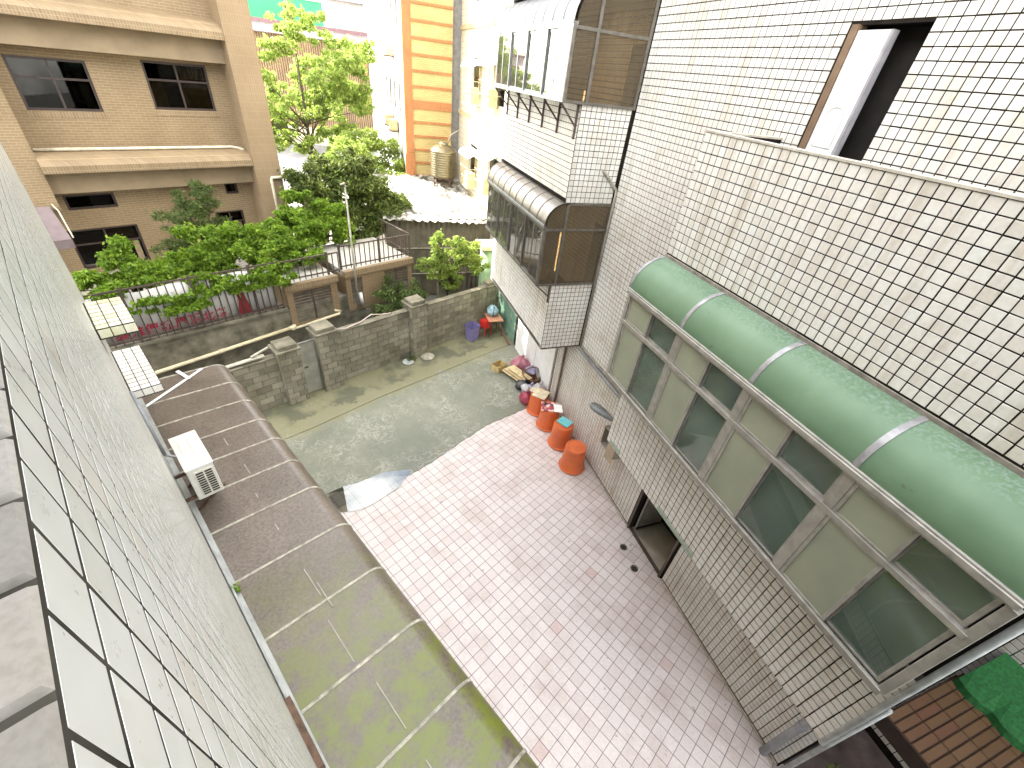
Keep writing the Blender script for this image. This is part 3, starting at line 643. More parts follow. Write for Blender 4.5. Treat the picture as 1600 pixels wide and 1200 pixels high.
# --- two bronze window boxes on the far bay
def bay_box(z0, zt, ztop, label, brackets, roofmat, silver):
    FRM = ALU_S if silver else ALU_D
    t = thing('window_box', 'R', (4.0, 10.6, z0), label, 'window', 'window boxes on the far balcony bay')
    c0 = 3.87; a0, a1 = 8.40, 12.75
    part('sill', MB().box(c0 - .02, 4.25, a0, a1, z0 - .05, z0), FRM, t, bevel=.004)
    part('head', MB().box(c0 - .03, c0 + .05, a0, a1, zt, zt + .08), FRM, t, bevel=.004)
    n = 8; wd = (a1 - a0 - .1) / n
    for k in range(n):
        x0 = a0 + .05 + k * wd; x1 = x0 + wd + .02; off = .018 if k % 2 else -.012
        s = part('sash', MB().box(c0 + off - .01, c0 + off + .01, x0, x0 + .035, z0, zt).box(c0 + off - .01, c0 + off + .01, x1 - .035, x1, z0, zt)
                 .box(c0 + off - .01, c0 + off + .01, x0 + .035, x1 - .035, z0, z0 + .04).box(c0 + off - .01, c0 + off + .01, x0 + .035, x1 - .035, zt - .04, zt), FRM, t)
        part('pane', MB().box(c0 + off - .003, c0 + off + .003, x0 + .035, x1 - .035, z0 + .04, zt - .04), GL_P, s)
    # side glazing facing the camera, two bays and a transom
    part('side_frame', MB().box(c0 - .03, c0 + .03, a0 - .01, a0 + .04, z0 - .05, zt + .08).box(4.29, 4.35, a0 - .012, a0 + .04, z0 - .05, ztop - .03).box(5.32, 5.38, a0 - .01, a0 + .04, z0 - .05, ztop)
         .box(c0 + .03, 4.29, a0 - .005, a0 + .035, zt - .02, zt + .03).box(4.35, 5.32, a0 - .005, a0 + .035, zt - .02, zt + .03)
         .box(c0 + .03, 4.29, a0 - .005, a0 + .035, z0 - .05, z0).box(4.35, 5.32, a0 - .005, a0 + .035, z0 - .05, z0).box(4.35, 5.32, a0 - .005, a0 + .035, ztop - .04, ztop), ALU_D, t, bevel=.004)
    for (x0, x1, y0, y1) in ((c0 + .03, 4.29, z0, zt - .02), (4.35, 5.32, z0, zt - .02), (4.35, 5.32, zt + .03, ztop - .04)):
        part('side_pane', MB().box(x0, x1, a0 + .012, a0 + .016, y0, y1), GL_B, t)
    hh = ztop - zt - .08
    ar = [(4.29, zt + .03)] + [(4.29 - (4.29 - c0 - .03) * math.sin(q), zt + .08 + (hh - .03) * math.cos(q)) for q in np.linspace(0, math.pi / 2, 7)] + [(c0 + .03, zt + .03)]
    part('side_pane', MB().sweep(ar, a0 + .012, a0 + .016), GL_B, t)
    rp = lambda o: [(4.30 - (4.30 - c0 + .03 + o) * math.sin(q), zt + .085 + (hh + o) * math.cos(q)) for q in np.linspace(0, math.pi / 2, 32)]
    nr = 9; rwd = (a1 - a0) / nr
    for k in range(nr):
        part('roof_panel', MB().sweep(rp(0) + rp(-.006)[::-1], a0 + k * rwd + .002, a0 + (k + 1) * rwd - .002), roofmat, t)
    for k in range(nr + 1):
        part('roof_seam', MB().sweep(rp(.010) + rp(.001)[::-1], a0 + k * rwd - .012, a0 + k * rwd + .012), FRM, t)
    part('eave_trim', MB().box(c0 - .05, c0 - .031, a0, a1, zt + .05, zt + .10), ALU_S, t)
    if brackets:
        for k in range(6):
            x = a0 + .12 + k * (a1 - a0 - .2) / 5
            part('bracket', MB().bar((c0 + .0, x, z0 - .06), (4.235, x, z0 - .42), .03, .03).box(4.21, 4.245, x - .018, x + .018, z0 - .62, z0 - .05), IRON, t)
    else:
        part('bracket', MB().bar((c0 + .02, a0 + .06, z0 - .06), (4.235, a0 + .06, z0 - .35), .03, .03).box(4.21, 4.245, a0 + .045, a0 + .08, z0 - .5, z0 - .05), IRON, t)
    return t
RB = simple('sheet_bronze', (.20, .18, .145), .34, .18, 3, .55)
RS = simple('sheet_silver', (.13, .135, .145), .4, .15, 3, .4)
bay_box(4.52, 5.74, 6.29, 'lower bronze window box with a rounded metal roof on the far bay', False, RB, False)
bay_box(8.06, 9.07, 9.66, 'upper silver-framed window box on iron brackets on the far bay', True, RS, True)
pj = thing('plastic_jug', 'R', (4.1, 8.65, 4.52), 'cream jug inside the lower bronze window box', 'jug')
part('body', MB().lathe(4.12, 8.72, [(.09, 4.525), (.10, 4.7), (.05, 4.8), (.03, 4.86)], 14), simple('plastic_cream', (.6, .55, .38), .5), pj, smooth=True)
part('handle', MB().tube([(4.03, 8.72, 4.78), (3.99, 8.72, 4.72), (4.02, 8.72, 4.62)], .012), simple('plastic_cream', (.6, .55, .38)), pj, smooth=True)

# --- wall lamp and metal box
lp = thing('wall_lamp', 'R', (5.1, 6.2, 2.1), 'grey cobra-head lamp on a bent arm below the ledge of the right wall', 'lamp')
LG = simple('cast_grey', (.20, .21, .20), .45, .15, 8, .3)
hd = MB(); n = 16
cen = Vector((5.02, 6.28, 2.24)); ax = Vector((-.34, .62, .10)).normalized(); sd_ = ax.cross(Vector((0, 0, 1))).normalized(); up = sd_.cross(ax)
for i, (u, ra, rb_) in enumerate([(-.34, .03, .03), (-.28, .06, .05), (-.15, .10, .075), (.0, .135, .09), (.15, .15, .095), (.27, .125, .08), (.34, .07, .045), (.36, .01, .01)]):
    for j in range(n):
        t_ = 2 * math.pi * j / n; z_ = math.sin(t_) * rb_; z_ = z_ if z_ > 0 else z_ * .35
        hd.v.append(tuple(cen + ax * u + sd_ * math.cos(t_) * ra + up * z_))
for i in range(7):
    for j in range(n): hd.f.append((i * n + j, i * n + (j + 1) % n, (i + 1) * n + (j + 1) % n, (i + 1) * n + j))
part('lamp_head', hd, LG, lp, smooth=True)
lens = MB()
lens.add([tuple(cen + ax * (.08 + .2 * math.cos(t)) + sd_ * .1 * math.sin(t) - up * .036) for t in np.linspace(0, 2 * math.pi, 14, endpoint=False)], [tuple(range(14))])
part('lens', lens, simple('lens_amber', (.35, .32, .26), .3), lp)
part('arm', MB().tube([tuple(cen - ax * .33), (5.20, 5.85, 2.22), (5.30, 5.72, 2.16), (5.31, 5.66, 2.05), (5.30, 5.64, 1.92)], .022, 8), LG, lp, smooth=True)
bx = thing('junction_box', 'R', (5.25, 5.85, 1.4), 'open grey metal box on the right wall under the lamp arm', 'box')
BG = simple('sheet_grey', (.40, .37, .31), .5, .15, 6, .2)
part('casing', MB().box(5.10, 5.39, 5.56, 5.58, 1.40, 1.94).box(5.10, 5.39, 6.13, 6.15, 1.40, 1.94).box(5.10, 5.39, 5.58, 6.13, 1.92, 1.94).box(5.10, 5.39, 5.58, 6.13, 1.40, 1.42).box(5.37, 5.39, 5.58, 6.13, 1.42, 1.92).box(5.11, 5.37, 5.84, 5.86, 1.42, 1.92), BG, bx)
part('cover_plate', MB().box(5.095, 5.099, 5.56, 5.85, 1.22, 1.90), simple('plate_beige', (.46, .38, .26), .6, .15, 4), bx)
part('inside', MB().box(5.35, 5.368, 5.865, 6.125, 1.425, 1.915), DARK, bx)

# ================================================================== CONCRETE BLOCK WALL across the far end
AW = 10.80
bwl = thing('block_wall', 'L', (6, AW + .1, .03), 'grey concrete block wall with capped pillars closing the far end of the court', 'wall')
TB = Tiling('L')
def block_face(face, plane, u0, u1, z0, z1, par, bl=.39, bh=.19):
    nz = round((z1 - z0) / bh)
    for j in range(nz):
        z = z0 + (j + .5) * bh; u = u0 - (0 if j % 2 else bl / 2)
        while u < u1 - .03:
            x0, x1 = max(u, u0), min(u + bl, u1)
            if x1 - x0 > .05:
                pl = plane + random.uniform(-.004, .004)
                cen = ((x0 + x1) / 2, pl, z) if face == '-a' else (pl, (x0 + x1) / 2, z)
                TB.add(face, cen, x1 - x0 - .014, bh - .014, BLOCK, par, .016, .004)
            u += bl
def wall_seg(c0, c1, h):
    core = part('wall_section', MB().box(c0, c1, AW, AW + .18, -.05, h), MORTAR, bwl)
    block_face('-a', AW, c0, c1, .03, h, core)
    part('coping', MB().box(c0, c1, AW - .03, AW + .2, h + .001, h + .035), CONC_D, bwl)
def pillar(c0, c1, h, dep=.22):
    core = part('pillar', MB().box(c0, c1, AW - dep, AW + .3, -.05, h), MORTAR, bwl)
    block_face('-a', AW - dep, c0, c1, .03, h, core, .30)
    block_face('-c', c0, AW - dep, AW + .02, .03, h, core, .25)
    part('cap_slab', MB().box(c0 - .05, c1 + .05, AW - dep - .05, AW + .35, h + .001, h + .06), CONC_D, core, bevel=.012)
    part('cap_top', MB().box(c0 + .02, c1 - .02, AW - dep + .02, AW + .28, h + .061, h + .18), CONC_D, core, bevel=.015)
wall_seg(.6, 2.86, 1.55); pillar(2.86, 3.40, 1.74); pillar(3.92, 4.48, 1.93); wall_seg(4.48, 7.05, 1.74); pillar(7.05, 7.60, 1.93); wall_seg(7.60, 10.55, 1.74)
pillar(10.55, 11.0, 1.74, .05)
TB.build(bwl, limit=300, nm='block', field='block_field')
gt = thing('metal_gate', 'L', (3.66, AW, .04), 'grey sheet metal gate between the two block pillars', 'gate')
part('leaf', MB().box(3.44, 3.88, AW - .02, AW + .01, .07, 1.72), simple('gate_grey', (.30, .29, .23), .55, .25, 2.5), gt)
part('frame', MB().box(3.405, 3.439, AW - .04, AW + .03, .035, 1.78).box(3.881, 3.915, AW - .04, AW + .03, .035, 1.78).box(3.439, 3.881, AW - .04, AW + .03, 1.73, 1.78), simple('gate_frame', (.24, .23, .2), .5, .2, 9, .3), gt)
part('bolt', MB().box(3.50, 3.60, AW - .045, AW - .021, .95, .99), RUST, gt)
hz = thing('garden_hose', 'L', (5.5, AW + .1, 1.8), 'pale hose lying along the top of the block wall', 'hose')
part('hose', MB().tube([(4.5, AW + .05, 1.85), (4.9, AW - .0, 1.80), (5.4, AW + .1, 1.81), (5.8, AW + .15, 1.92), (6.1, AW + .1, 1.86), (6.5, AW + .12, 1.80)], .016, 6), simple('hose_pink', (.62, .50, .46), .5), hz, smooth=True)
pp = solo('board_scrap', 'L', (1.8, AW + .1, 1.6), MB().bar((1.0, AW + .12, 1.62), (2.6, AW + .08, 1.68), .12, .03).bar((2.3, AW + .1, 1.72), (2.75, AW + .1, 1.86), .05, .04), simple('board_pale', (.48, .45, .36), .7, .25, 8), 'pale boards lying on the low left end of the block wall', 'board')

# ================================================================== PODIUM behind the wall
solo('drain_bed', 'L', (5, 11.6, 0), MB().slab([(-3, AW + .18), (13, AW + .18), (13, 12.5), (-3, 12.5)], -.05, .55), simple('earth_dark', (.07, .06, .04), .95, .3, 5, bmp=.5), 'dark earth strip behind the block wall', 'earth', kind='structure')
solo('podium', 'L', (5, 15, 0), MB().slab([(-6, 12.62), (8.5, 12.62), (8.5, 30), (-6, 30)], -.05, 1.86), simple('podium_paving', (.30, .27, .22), .85, .25, 3), 'paved raised podium in front of the tan building', 'podium', kind='structure')
AR_ = 12.5
rt = thing('retaining_wall', 'L', (2, AR_, 0), 'stained concrete retaining wall under the iron fence', 'wall')
part('wall_face', MB().box(-3, 8.5, AR_, AR_ + .12, -.05, 1.95).box(-3, 3.95, AR_ - .05, AR_ + .12, 1.951, 2.02), CONC_D, rt)
part('buttress', MB().box(6.45, 6.62, AR_ - .06, AR_ - .001, 0, 1.3), CONC_D, rt)
yp = thing('drain_pipe', 'L', (2.5, AR_ - .08, 1.3), 'cream pipe running along the retaining wall below the fence', 'pipe')
part('pipe', MB().tube([(-.6, AR_ - .08, 1.10), (2.0, AR_ - .08, 1.25), (3.92, AR_ - .08, 1.38)], .055, 10).tube([(3.9, AR_ - .12, 1.34), (5.45, AR_ - .12, 1.44), (5.52, AR_ - .12, 1.50), (5.35, AR_ - .02, 1.55)], .04, 10), PVC_Y, yp, smooth=True)
for x, z in ((1.9, 1.245), (3.85, 1.375)):
    part('pipe_collar', MB().tube([(x, AR_ - .08, z), (x + .14, AR_ - .08, z + .008)], .066, 10), PVC_Y, yp, smooth=True)
part('pipe_elbow', MB().tube([(3.99, AR_ - .1, 1.46), (3.99, AR_ - .1, 1.30)], .062, 10), PVC_Y, yp, smooth=True)

def fence(name, c0, c1, a0, z0, z1, label, step=.17):
    t = thing(name, 'L', ((c0 + c1) / 2, a0, z0), label, 'fence', 'iron fences on the podium')
    for z in (z0 + .10, z1 - .02):
        part('rail', MB().box(c0, c1, a0 - .016, a0 + .016, z - .018, z + .018), IRON, t)
    n = int((c1 - c0) / step)
    for i in range(n + 1):
        c = c0 + i * (c1 - c0) / n
        th = .028 if i % 8 == 0 else .0115
        part('post' if i % 8 == 0 else 'picket', MB().box(c - th, c + th, a0 - .002 - th, a0 + .002 + th, z0, z1 + (.05 if th > .02 else 0)), IRON, t)
    return t
fence('iron_fence', -.9, 3.88, AR_ + .03, 2.02, 3.42, 'dark iron picket fence in front of the white banner')
fence('iron_fence', 3.96, 5.72, AR_ + .03, 2.74, 3.40, 'dark iron picket railing on the smaller louvred housing')
fence('iron_fence', 5.80, 8.36, AR_ + .06, 2.80, 3.55, 'dark iron picket railing along the larger louvred housing')
t = thing('iron_fence', 'L', (8.38, 13.4, 2.8), 'short end return of the railing at the corner of the larger housing', 'fence', 'iron fences on the podium')
part('rail', MB().box(8.365, 8.395, AR_ + .12, 14.4, 3.52, 3.56), IRON, t); part('rail', MB().box(8.365, 8.395, AR_ + .12, 14.4, 2.88, 2.91), IRON, t)
for i in range(11): part('picket', MB().box(8.37, 8.39, AR_ + .14 + i * .17, AR_ + .16 + i * .17, 2.8, 3.55), IRON, t)

bn = thing('banner', 'L', (1.6, AR_ + .12, 2.1), 'white banner with red lettering tied behind the iron fence', 'banner')
def wavy(mb, c0, c1, z0, z1, a0):
    n = 40; vs_ = []; fs = []
    for i in range(n + 1):
        c = c0 + (c1 - c0) * i / n; da = .02 * math.sin(c * 5) + .012 * math.sin(c * 13)
        vs_ += [(c, a0 + da, z0 + .03 * math.sin(c * 2)), (c, a0 + da + .01, z1 - .05 * abs(math.sin(c * 2.2)))]
    for i in range(n): fs.append((2 * i, 2 * i + 2, 2 * i + 3, 2 * i + 1))
    return mb.add(vs_, fs)
bmk = wavy(MB(), -.9, 3.75, 2.08, 3.30, AR_ + .13)
cl = part('cloth', bmk, simple('banner_white', (.58, .56, .52), .7, .1, 3), bn, smooth=True, fix=False)
sm = cl.modifiers.new('s', 'SOLIDIFY'); sm.thickness = .004
part('red_panel', MB().add([(2.68, AR_ + .085, 2.10), (3.08, AR_ + .085, 2.10), (2.98, AR_ + .085, 2.5), (2.90, AR_ + .085, 2.95), (2.76, AR_ + .085, 2.95), (2.78, AR_ + .085, 2.5)], [(0, 1, 2, 3, 4, 5)]).box(2.72, 3.72, AR_ + .085, AR_ + .088, 2.06, 2.099), simple('banner_red', (.20, .018, .02), .7), bn)
def text(body, size, loc, parent, mat, name):
    cu = bpy.data.curves.new('lettering', 'FONT'); cu.body = body; cu.size = size; cu.extrude = .001; cu.offset = .004; cu.space_character = 1.12
    o = bpy.data.objects.new('tmp', cu); COL.objects.link(o)
    dg = bpy.context.evaluated_depsgraph_get(); me = bpy.data.meshes.new_from_object(o.evaluated_get(dg))
    bpy.data.objects.remove(o)
    me.materials.clear(); me.materials.append(mat)
    q = bpy.data.objects.new(name, me); COL.objects.link(q); q.parent = parent; q.rotation_euler = (R(90), 0, 0)
    b = BASE[parent.name]; q.location = (loc[0] - b[0], loc[1] - b[1], loc[2] - b[2]); return q
LR = simple('lettering_red', (.42, .02, .05), .7, .1, 6)
text('泰雅傳統屋頂北者', .29, (.0, AR_ + .088, 2.18), bn, LR, 'lettering')
text('昌咏', .22, (.05, AR_ + .088, 2.98), bn, simple('lettering_maroon', (.20, .03, .03), .7), 'lettering_small')

# louvred brick vent housings
LV = simple('louvre_brown', (.13, .10, .065), .55, .25, 6)
def holes_wall(mb, u0, u1, z0, z1, holes, put):
    us = sorted({u0, u1} | {h[0] for h in holes} | {h[1] for h in holes}); zs = sorted({z0, z1} | {h[2] for h in holes} | {h[3] for h in holes})
    for i in range(len(us) - 1):
        for j in range(len(zs) - 1):
            m_ = ((us[i] + us[i + 1]) / 2, (zs[j] + zs[j + 1]) / 2)
            if inside(m_, holes): continue
            put(us[i], us[i + 1], zs[j], zs[j + 1])
    return mb
def housing(c0, c1, a0, a1, z0, z1, ops, label):
    t = thing('vent_housing', 'L', ((c0 + c1) / 2, a0, z0), label, 'vent housing', 'brick vent housings on the podium')
    mb = MB(); holes_wall(mb, c0, c1, z0, z1, ops, lambda u0, u1, y0, y1: mb.box(u0, u1, a0, a0 + .12, y0, y1))
    mb.box(c0, c0 + .12, a0 + .12, a1, z0, z1).box(c1 - .12, c1, a0 + .12, a1, z0, z1)
    part('brick_wall', mb, BEIGE, t)
    part('lintel', MB().box(c0 - .05, c1 + .05, a0 - .06, a0 + .1, z1 + .001, z1 + .20), BEIGE_S, t, bevel=.01)
    part('roof_slab', MB().box(c0 - .02, c1 + .02, a0 + .101, a1, z1 + .001, z1 + .17), simple('slab_grey', (.42, .40, .35), .8, .15, 4), t)
    part('shaft', MB().box(c0 + .13, c1 - .13, a0 + .45, a0 + .5, z0, z1), DARK, t)
    for (u0, u1, y0, y1) in ops:
        n = max(4, int((y1 - y0) / .085))
        segs = [(u0, (u0 + u1) / 2 - .03), ((u0 + u1) / 2 + .03, u1)] if u1 - u0 > .6 else [(u0, u1)]
        if len(segs) == 2: part('louvre_post', MB().box((u0 + u1) / 2 - .03, (u0 + u1) / 2 + .03, a0 + .02, a0 + .08, y0, y1), IRON, t)
        for (x0, x1) in segs:
            for k in range(n):
                z = y0 + (k + .5) * (y1 - y0) / n
                part('louvre_slat', MB().add([(x0, a0 + .015, z - .03), (x1, a0 + .015, z - .03), (x1, a0 + .085, z + .025), (x0, a0 + .085, z + .025), (x0, a0 + .015, z - .042), (x1, a0 + .015, z - .042), (x1, a0 + .085, z + .013), (x0, a0 + .085, z + .013)],
                     [(0, 1, 2, 3), (7, 6, 5, 4), (0, 4, 5, 1), (1, 5, 6, 2), (2, 6, 7, 3), (3, 7, 4, 0)]), LV, t)
    return t
housing(4.0, 5.55, AR_ - .02, 14.3, 1.30, 2.50, [(4.18, 5.34, 1.42, 2.42)], 'smaller tan brick vent housing with a wide louvred front')
housing(5.86, 8.35, AR_ - .02, 15.0, 1.35, 2.56, [(6.02, 6.42, 1.6, 2.45), (7.25, 8.18, 1.55, 2.48)], 'larger tan brick vent housing with two louvred openings')
pl = thing('lamp_pole', 'L', (6.14, AR_ - .14, 1.5), 'thin grey pole standing in front of the larger vent housing', 'pole')
part('pole', MB().tube([(6.14, AR_ - .14, 1.45), (6.14, AR_ - .14, 5.3)], [.038, .026], 8), simple('pole_grey', (.36, .34, .27), .5, .2, 7), pl, smooth=True)
part('pole_head', MB().tube([(6.14, AR_ - .14, 5.28), (6.10, AR_ - .2, 5.36), (5.95, AR_ - .3, 5.36)], .03, 8), simple('pole_grey', (.36, .34, .27)), pl, smooth=True)
part('pole_sleeve', MB().tube([(6.3, AR_ - .10, 1.5), (6.26, AR_ - .1, 1.95)], .06, 10), WHITE, pl, smooth=True)

# ================================================================== TAN BUILDING
AP, AWN = 17.35, 18.2
tb = thing('apartment_building', 'L', (0, AP, 0), 'tan brick-tiled building with flared ledges and brown windows', 'building')
wins = [(.56, 2.12, 6.25, 7.42), (3.36, 4.98, 6.35, 7.55), (.42, 1.58, 3.74, 4.16), (4.62, 5.02, 3.86, 4.22), (.14, 1.84, 1.98, 3.18), (4.1, 5.0, 2.3, 3.3)]
mb = MB(); holes_wall(mb, -3, 5.5, 1.8, 12, wins, lambda u0, u1, y0, y1: mb.box(u0, u1, AWN, AWN + .25, y0, y1))
part('wall', mb, BEIGE, tb)
part('upper_storeys', MB().box(-12, 6.28, AP, AWN + .9, 12, 31).box(-12, 6.28, AWN + .9, AWN + 1.1, 0, 12).box(-12, 4.2, AWN + 1.1, 25, 0, 31), BEIGE, tb)
part('room_back', MB().box(-3, 5.5, AWN + .8, AWN + .85, 1.8, 12).box(-3, 5.5, AWN + .25, AWN + .8, 1.8, 1.85), DARK, tb)
part('corner_pillar', MB().box(5.46, 6.30, AP, AWN + .3, 1.8, 14), brick_mat('brick_tan_vertical', (.275, .195, .112), (.255, .18, .104), (.31, .23, .14), .07, .24, soldier=True), tb)
part('left_pilaster', MB().box(-3, .26, AP + .25, AWN - .001, 3.95, 14), BEIGE, tb)
for zl in (5.0, 8.35, 11.7):
    pf = [(AP + .05, zl - .12), (AP + .05, zl + .06), (AP + .12, zl + .15), (AP + .35, zl + .27), (AWN - .0005, zl + .36), (AWN - .0005, zl - .12)]
    lg = MB(); n = len(pf)
    for c in (.262 if zl < 11 else -3, 5.458):
        for a_, z_ in pf: lg.v.append((c, a_, z_))
    for j in range(n): lg.f.append((j, (j + 1) % n, n + (j + 1) % n, n + j))
    lg.f += [tuple(range(n))[::-1], tuple(range(n, 2 * n))]
    part('flared_ledge', lg, BEIGE_S, tb)
    part('lintel_beam', MB().box(.262, 5.458, AP + .42, AWN - .001, zl - .70, zl - .121), BEAM, tb)
part('ledge_pipe', MB().tube([(.3, AP + .62, 5.37), (5.1, AP + .62, 5.37), (5.3, AP + .55, 5.33), (5.4, AP + .45, 5.3)], .045, 8), simple('pipe_ivory', (.62, .55, .40), .5), tb, smooth=True)
part('pillar_pipe', MB().tube([(6.28, AP - .05, 4.5), (5.92, AP - .05, 4.5), (5.90, AP - .05, 4.45), (5.90, AP - .05, 1.9)], .05, 8), simple('pipe_ivory', (.62, .55, .40)), tb, smooth=True)
FB = simple('frame_umber', (.05, .032, .026), .45, .2, 10)
CUR = simple('curtain_ochre', (.42, .34, .19), .8, .25, 5)
def tan_window(u0, u1, y0, y1, kind):
    f = part('window', MB().box(u0, u0 + .06, AWN + .04, AWN + .10, y0, y1).box(u1 - .06, u1, AWN + .04, AWN + .10, y0, y1).box(u0 + .06, u1 - .06, AWN + .04, AWN + .10, y0, y0 + .06).box(u0 + .06, u1 - .06, AWN + .04, AWN + .10, y1 - .06, y1), FB, tb)
    um = (u0 + u1) / 2; zm = y0 + (y1 - y0) * .62
    if kind == 'small':
        part('pane', MB().box(u0 + .06, um, AWN + .065, AWN + .07, y0 + .06, y1 - .06), GL_D, f); return
    part('mullion', MB().box(um - .025, um + .025, AWN + .045, AWN + .095, y0 + .06, y1 - .06), FB, f)
    part('transom', MB().box(u0 + .06, um - .026, AWN + .045, AWN + .095, zm - .025, zm + .025).box(um + .026, u1 - .06, AWN + .045, AWN + .095, zm - .025, zm + .025), FB, f)
    for (x0, x1, q0, q1) in ((u0 + .06, um - .025, y0 + .06, zm - .025), (um + .025, u1 - .06, y0 + .06, zm - .025), (u0 + .06, um - .025, zm + .025, y1 - .06), (um + .025, u1 - .06, zm + .025, y1 - .06)):
        if kind == 'open' and q0 < zm - .1 : continue
        part('pane', MB().box(x0, x1, AWN + .065, AWN + .07, q0, q1), GL_D, f)
    if kind == 'curtain':
        cv = MB(); n = 24
        for i in range(n + 1):
            x = um + .03 + (u1 - um - .1) * i / n; cv.v += [(x, AWN + .16 + .02 * math.sin(i * 1.7), y0 + .05), (x, AWN + .16 + .02 * math.sin(i * 1.7 + .4), y1 - .05)]
        for i in range(n): cv.f.append((2 * i, 2 * i + 2, 2 * i + 3, 2 * i + 1))
        part('curtain', cv, CUR, f, smooth=True, fix=False)
        part('blind', MB().box(u0 + .07, u0 + .40, AWN + .12, AWN + .125, y0 + .05, zm - .04), simple('blind_grey', (.5, .5, .47), .6), f)
    if kind == 'open':
        part('blind', MB().box(um + .05, u1 - .15, AWN + .11, AWN + .12, zm + .08, y1 - .1), CUR, f)
        part('shutter', MB().box(u1 - .28, u1 - .12, AWN + .11, AWN + .12, y0 + .05, zm - .05), simple('shutter_ochre', (.30, .22, .13), .7), f)
    part('sill_course', MB().box(u0 - .05, u1 + .05, AWN - .012, AWN - .001, y0 - .16, y0 - .02), BEIGE_S, f)
for wn, k in zip(wins, ('plain', 'curtain', 'small', 'small', 'open', 'open')): tan_window(*wn, k)
aw = thing('fabric_awning', 'L', (0, 17.2, 3.3), 'small purple-brown fabric awning at the left end of the tan building', 'awning')
AWF = simple('awning_mauve', (.17, .13, .13), .7, .12, 5)
part('canopy', MB().add([(-1.2, AP + .24, 4.05), (.06, AP + .24, 4.05), (.16, AP - .75, 3.42), (-1.2, AP - .75, 3.42), (-1.2, AP + .24, 4.02), (.06, AP + .24, 4.02), (.16, AP - .75, 3.39), (-1.2, AP - .75, 3.39)], [(0, 1, 2, 3), (7, 6, 5, 4), (0, 4, 5, 1), (1, 5, 6, 2), (2, 6, 7, 3), (3, 7, 4, 0)]), AWF, aw)
part('valance', MB().box(-1.2, .165, AP - .765, AP - .751, 3.18, 3.42), AWF, aw)
part('frame', MB().tube([(.12, AP + .24, 4.10), (.19, AP + .1, 3.95), (.21, AP - .74, 3.45)], .02, 6), simple('pipe_ivory', (.62, .55, .40)), aw, smooth=True)

# ================================================================== BUCKETS and the clutter by the right wall
def bucket(c, a, s=1.0, label=''):
    t = thing('plastic_tub', 'R', (c, a, .008), label, 'tub', 'upturned orange tubs along the right wall')
    pr = [(.335, .008), (.345, .02), (.345, .055), (.322, .06), (.316, .09), (.30, .30), (.285, .52), (.275, .70), (.262, .725), (.245, .732), (.235, .722), (.15, .722), (.135, .730), (.10, .730), (.09, .722), (.045, .722), (.035, .73)]
    part('body', MB().lathe(c, a, [(r * s, .008 + (z - .008) * s) for r, z in pr], 36), ORANGE, t, smooth=True)
    rim = [(.346 * s + .012 * math.cos(q), .04 * s + .012 * math.sin(q)) for q in np.linspace(0, 2 * math.pi, 9)]
    part('rim', MB().lathe(c, a, rim, 36, cap1=False), ORANGE, t, smooth=True)
    return t
bucket(4.89, 6.74, 1.0, 'bare upturned orange tub, the nearest in the row')
bucket(4.93, 7.62, 1.0, 'upturned orange tub with a blue-green packet on top')
bucket(4.88, 8.42, .98, 'upturned orange tub with magazines on top')
bucket(4.82, 9.12, .95, 'upturned orange tub with an open paper box on top')
pkm, t_, p_ = nodes('print_teal'); gv = noise(t_, fpos(t_, 'R'), 9, 3); t_.links.new(ramp(t_, gv, [(.3, (.07, .42, .62)), (.5, (.14, .52, .60)), (.7, (.25, .55, .30))]), p_.inputs['Base Color']); p_.inputs['Roughness'].default_value = .3
def rbox(cx, ax, cz, w_, d_, h_, rot):
    vs_ = []
    for z in (cz, cz + h_):
        for x, y in ((-w_ / 2, -d_ / 2), (w_ / 2, -d_ / 2), (w_ / 2, d_ / 2), (-w_ / 2, d_ / 2)):
            vs_.append((cx + x * math.cos(rot) - y * math.sin(rot), ax + x * math.sin(rot) + y * math.cos(rot), z))
    return MB().add(vs_, [(3, 2, 1, 0), (4, 5, 6, 7), (0, 1, 5, 4), (1, 2, 6, 5), (2, 3, 7, 6), (3, 0, 4, 7)])
solo('packet', 'R', (4.98, 7.66, .745), rbox(4.97, 7.66, .742, .30, .36, .035, .5), pkm, 'shiny blue-green packet lying on an orange tub', 'packet', bevel=.006)
mgm, t_, p_ = nodes('print_collage'); vr = N(t_, 'ShaderNodeTexVoronoi'); vr.inputs['Scale'].default_value = 14; t_.links.new(fpos(t_, 'R'), vr.inputs['Vector'])
t_.links.new(ramp(t_, sep(t_, vr.outputs['Color'])[0], [(0, (.02, .02, .03)), (.35, (.5, .05, .06)), (.55, (.75, .72, .68)), (.75, (.55, .35, .3)), (1, (.03, .03, .05))]), p_.inputs['Base Color'])
mg = thing('magazine_pile', 'R', (4.88, 8.4, .73), 'collage-covered magazine with a white sheet on an orange tub', 'magazine')
part('magazine', rbox(4.84, 8.38, .724, .52, .40, .02, -.35), mgm, mg)
part('white_sheet', rbox(5.03, 8.26, .746, .24, .34, .008, -.35), WHITE, mg)
pb = thing('paper_box', 'R', (4.82, 9.12, .7), 'flattened cream paper box on the farthest orange tub', 'box')
part('panel', rbox(4.82, 9.05, .706, .46, .42, .012, .75), simple('paper_cream', (.66, .58, .40), .8), pb)
part('flap', rbox(4.70, 9.22, .72, .22, .30, .012, .75), simple('paper_cream', (.66, .58, .40)), pb)
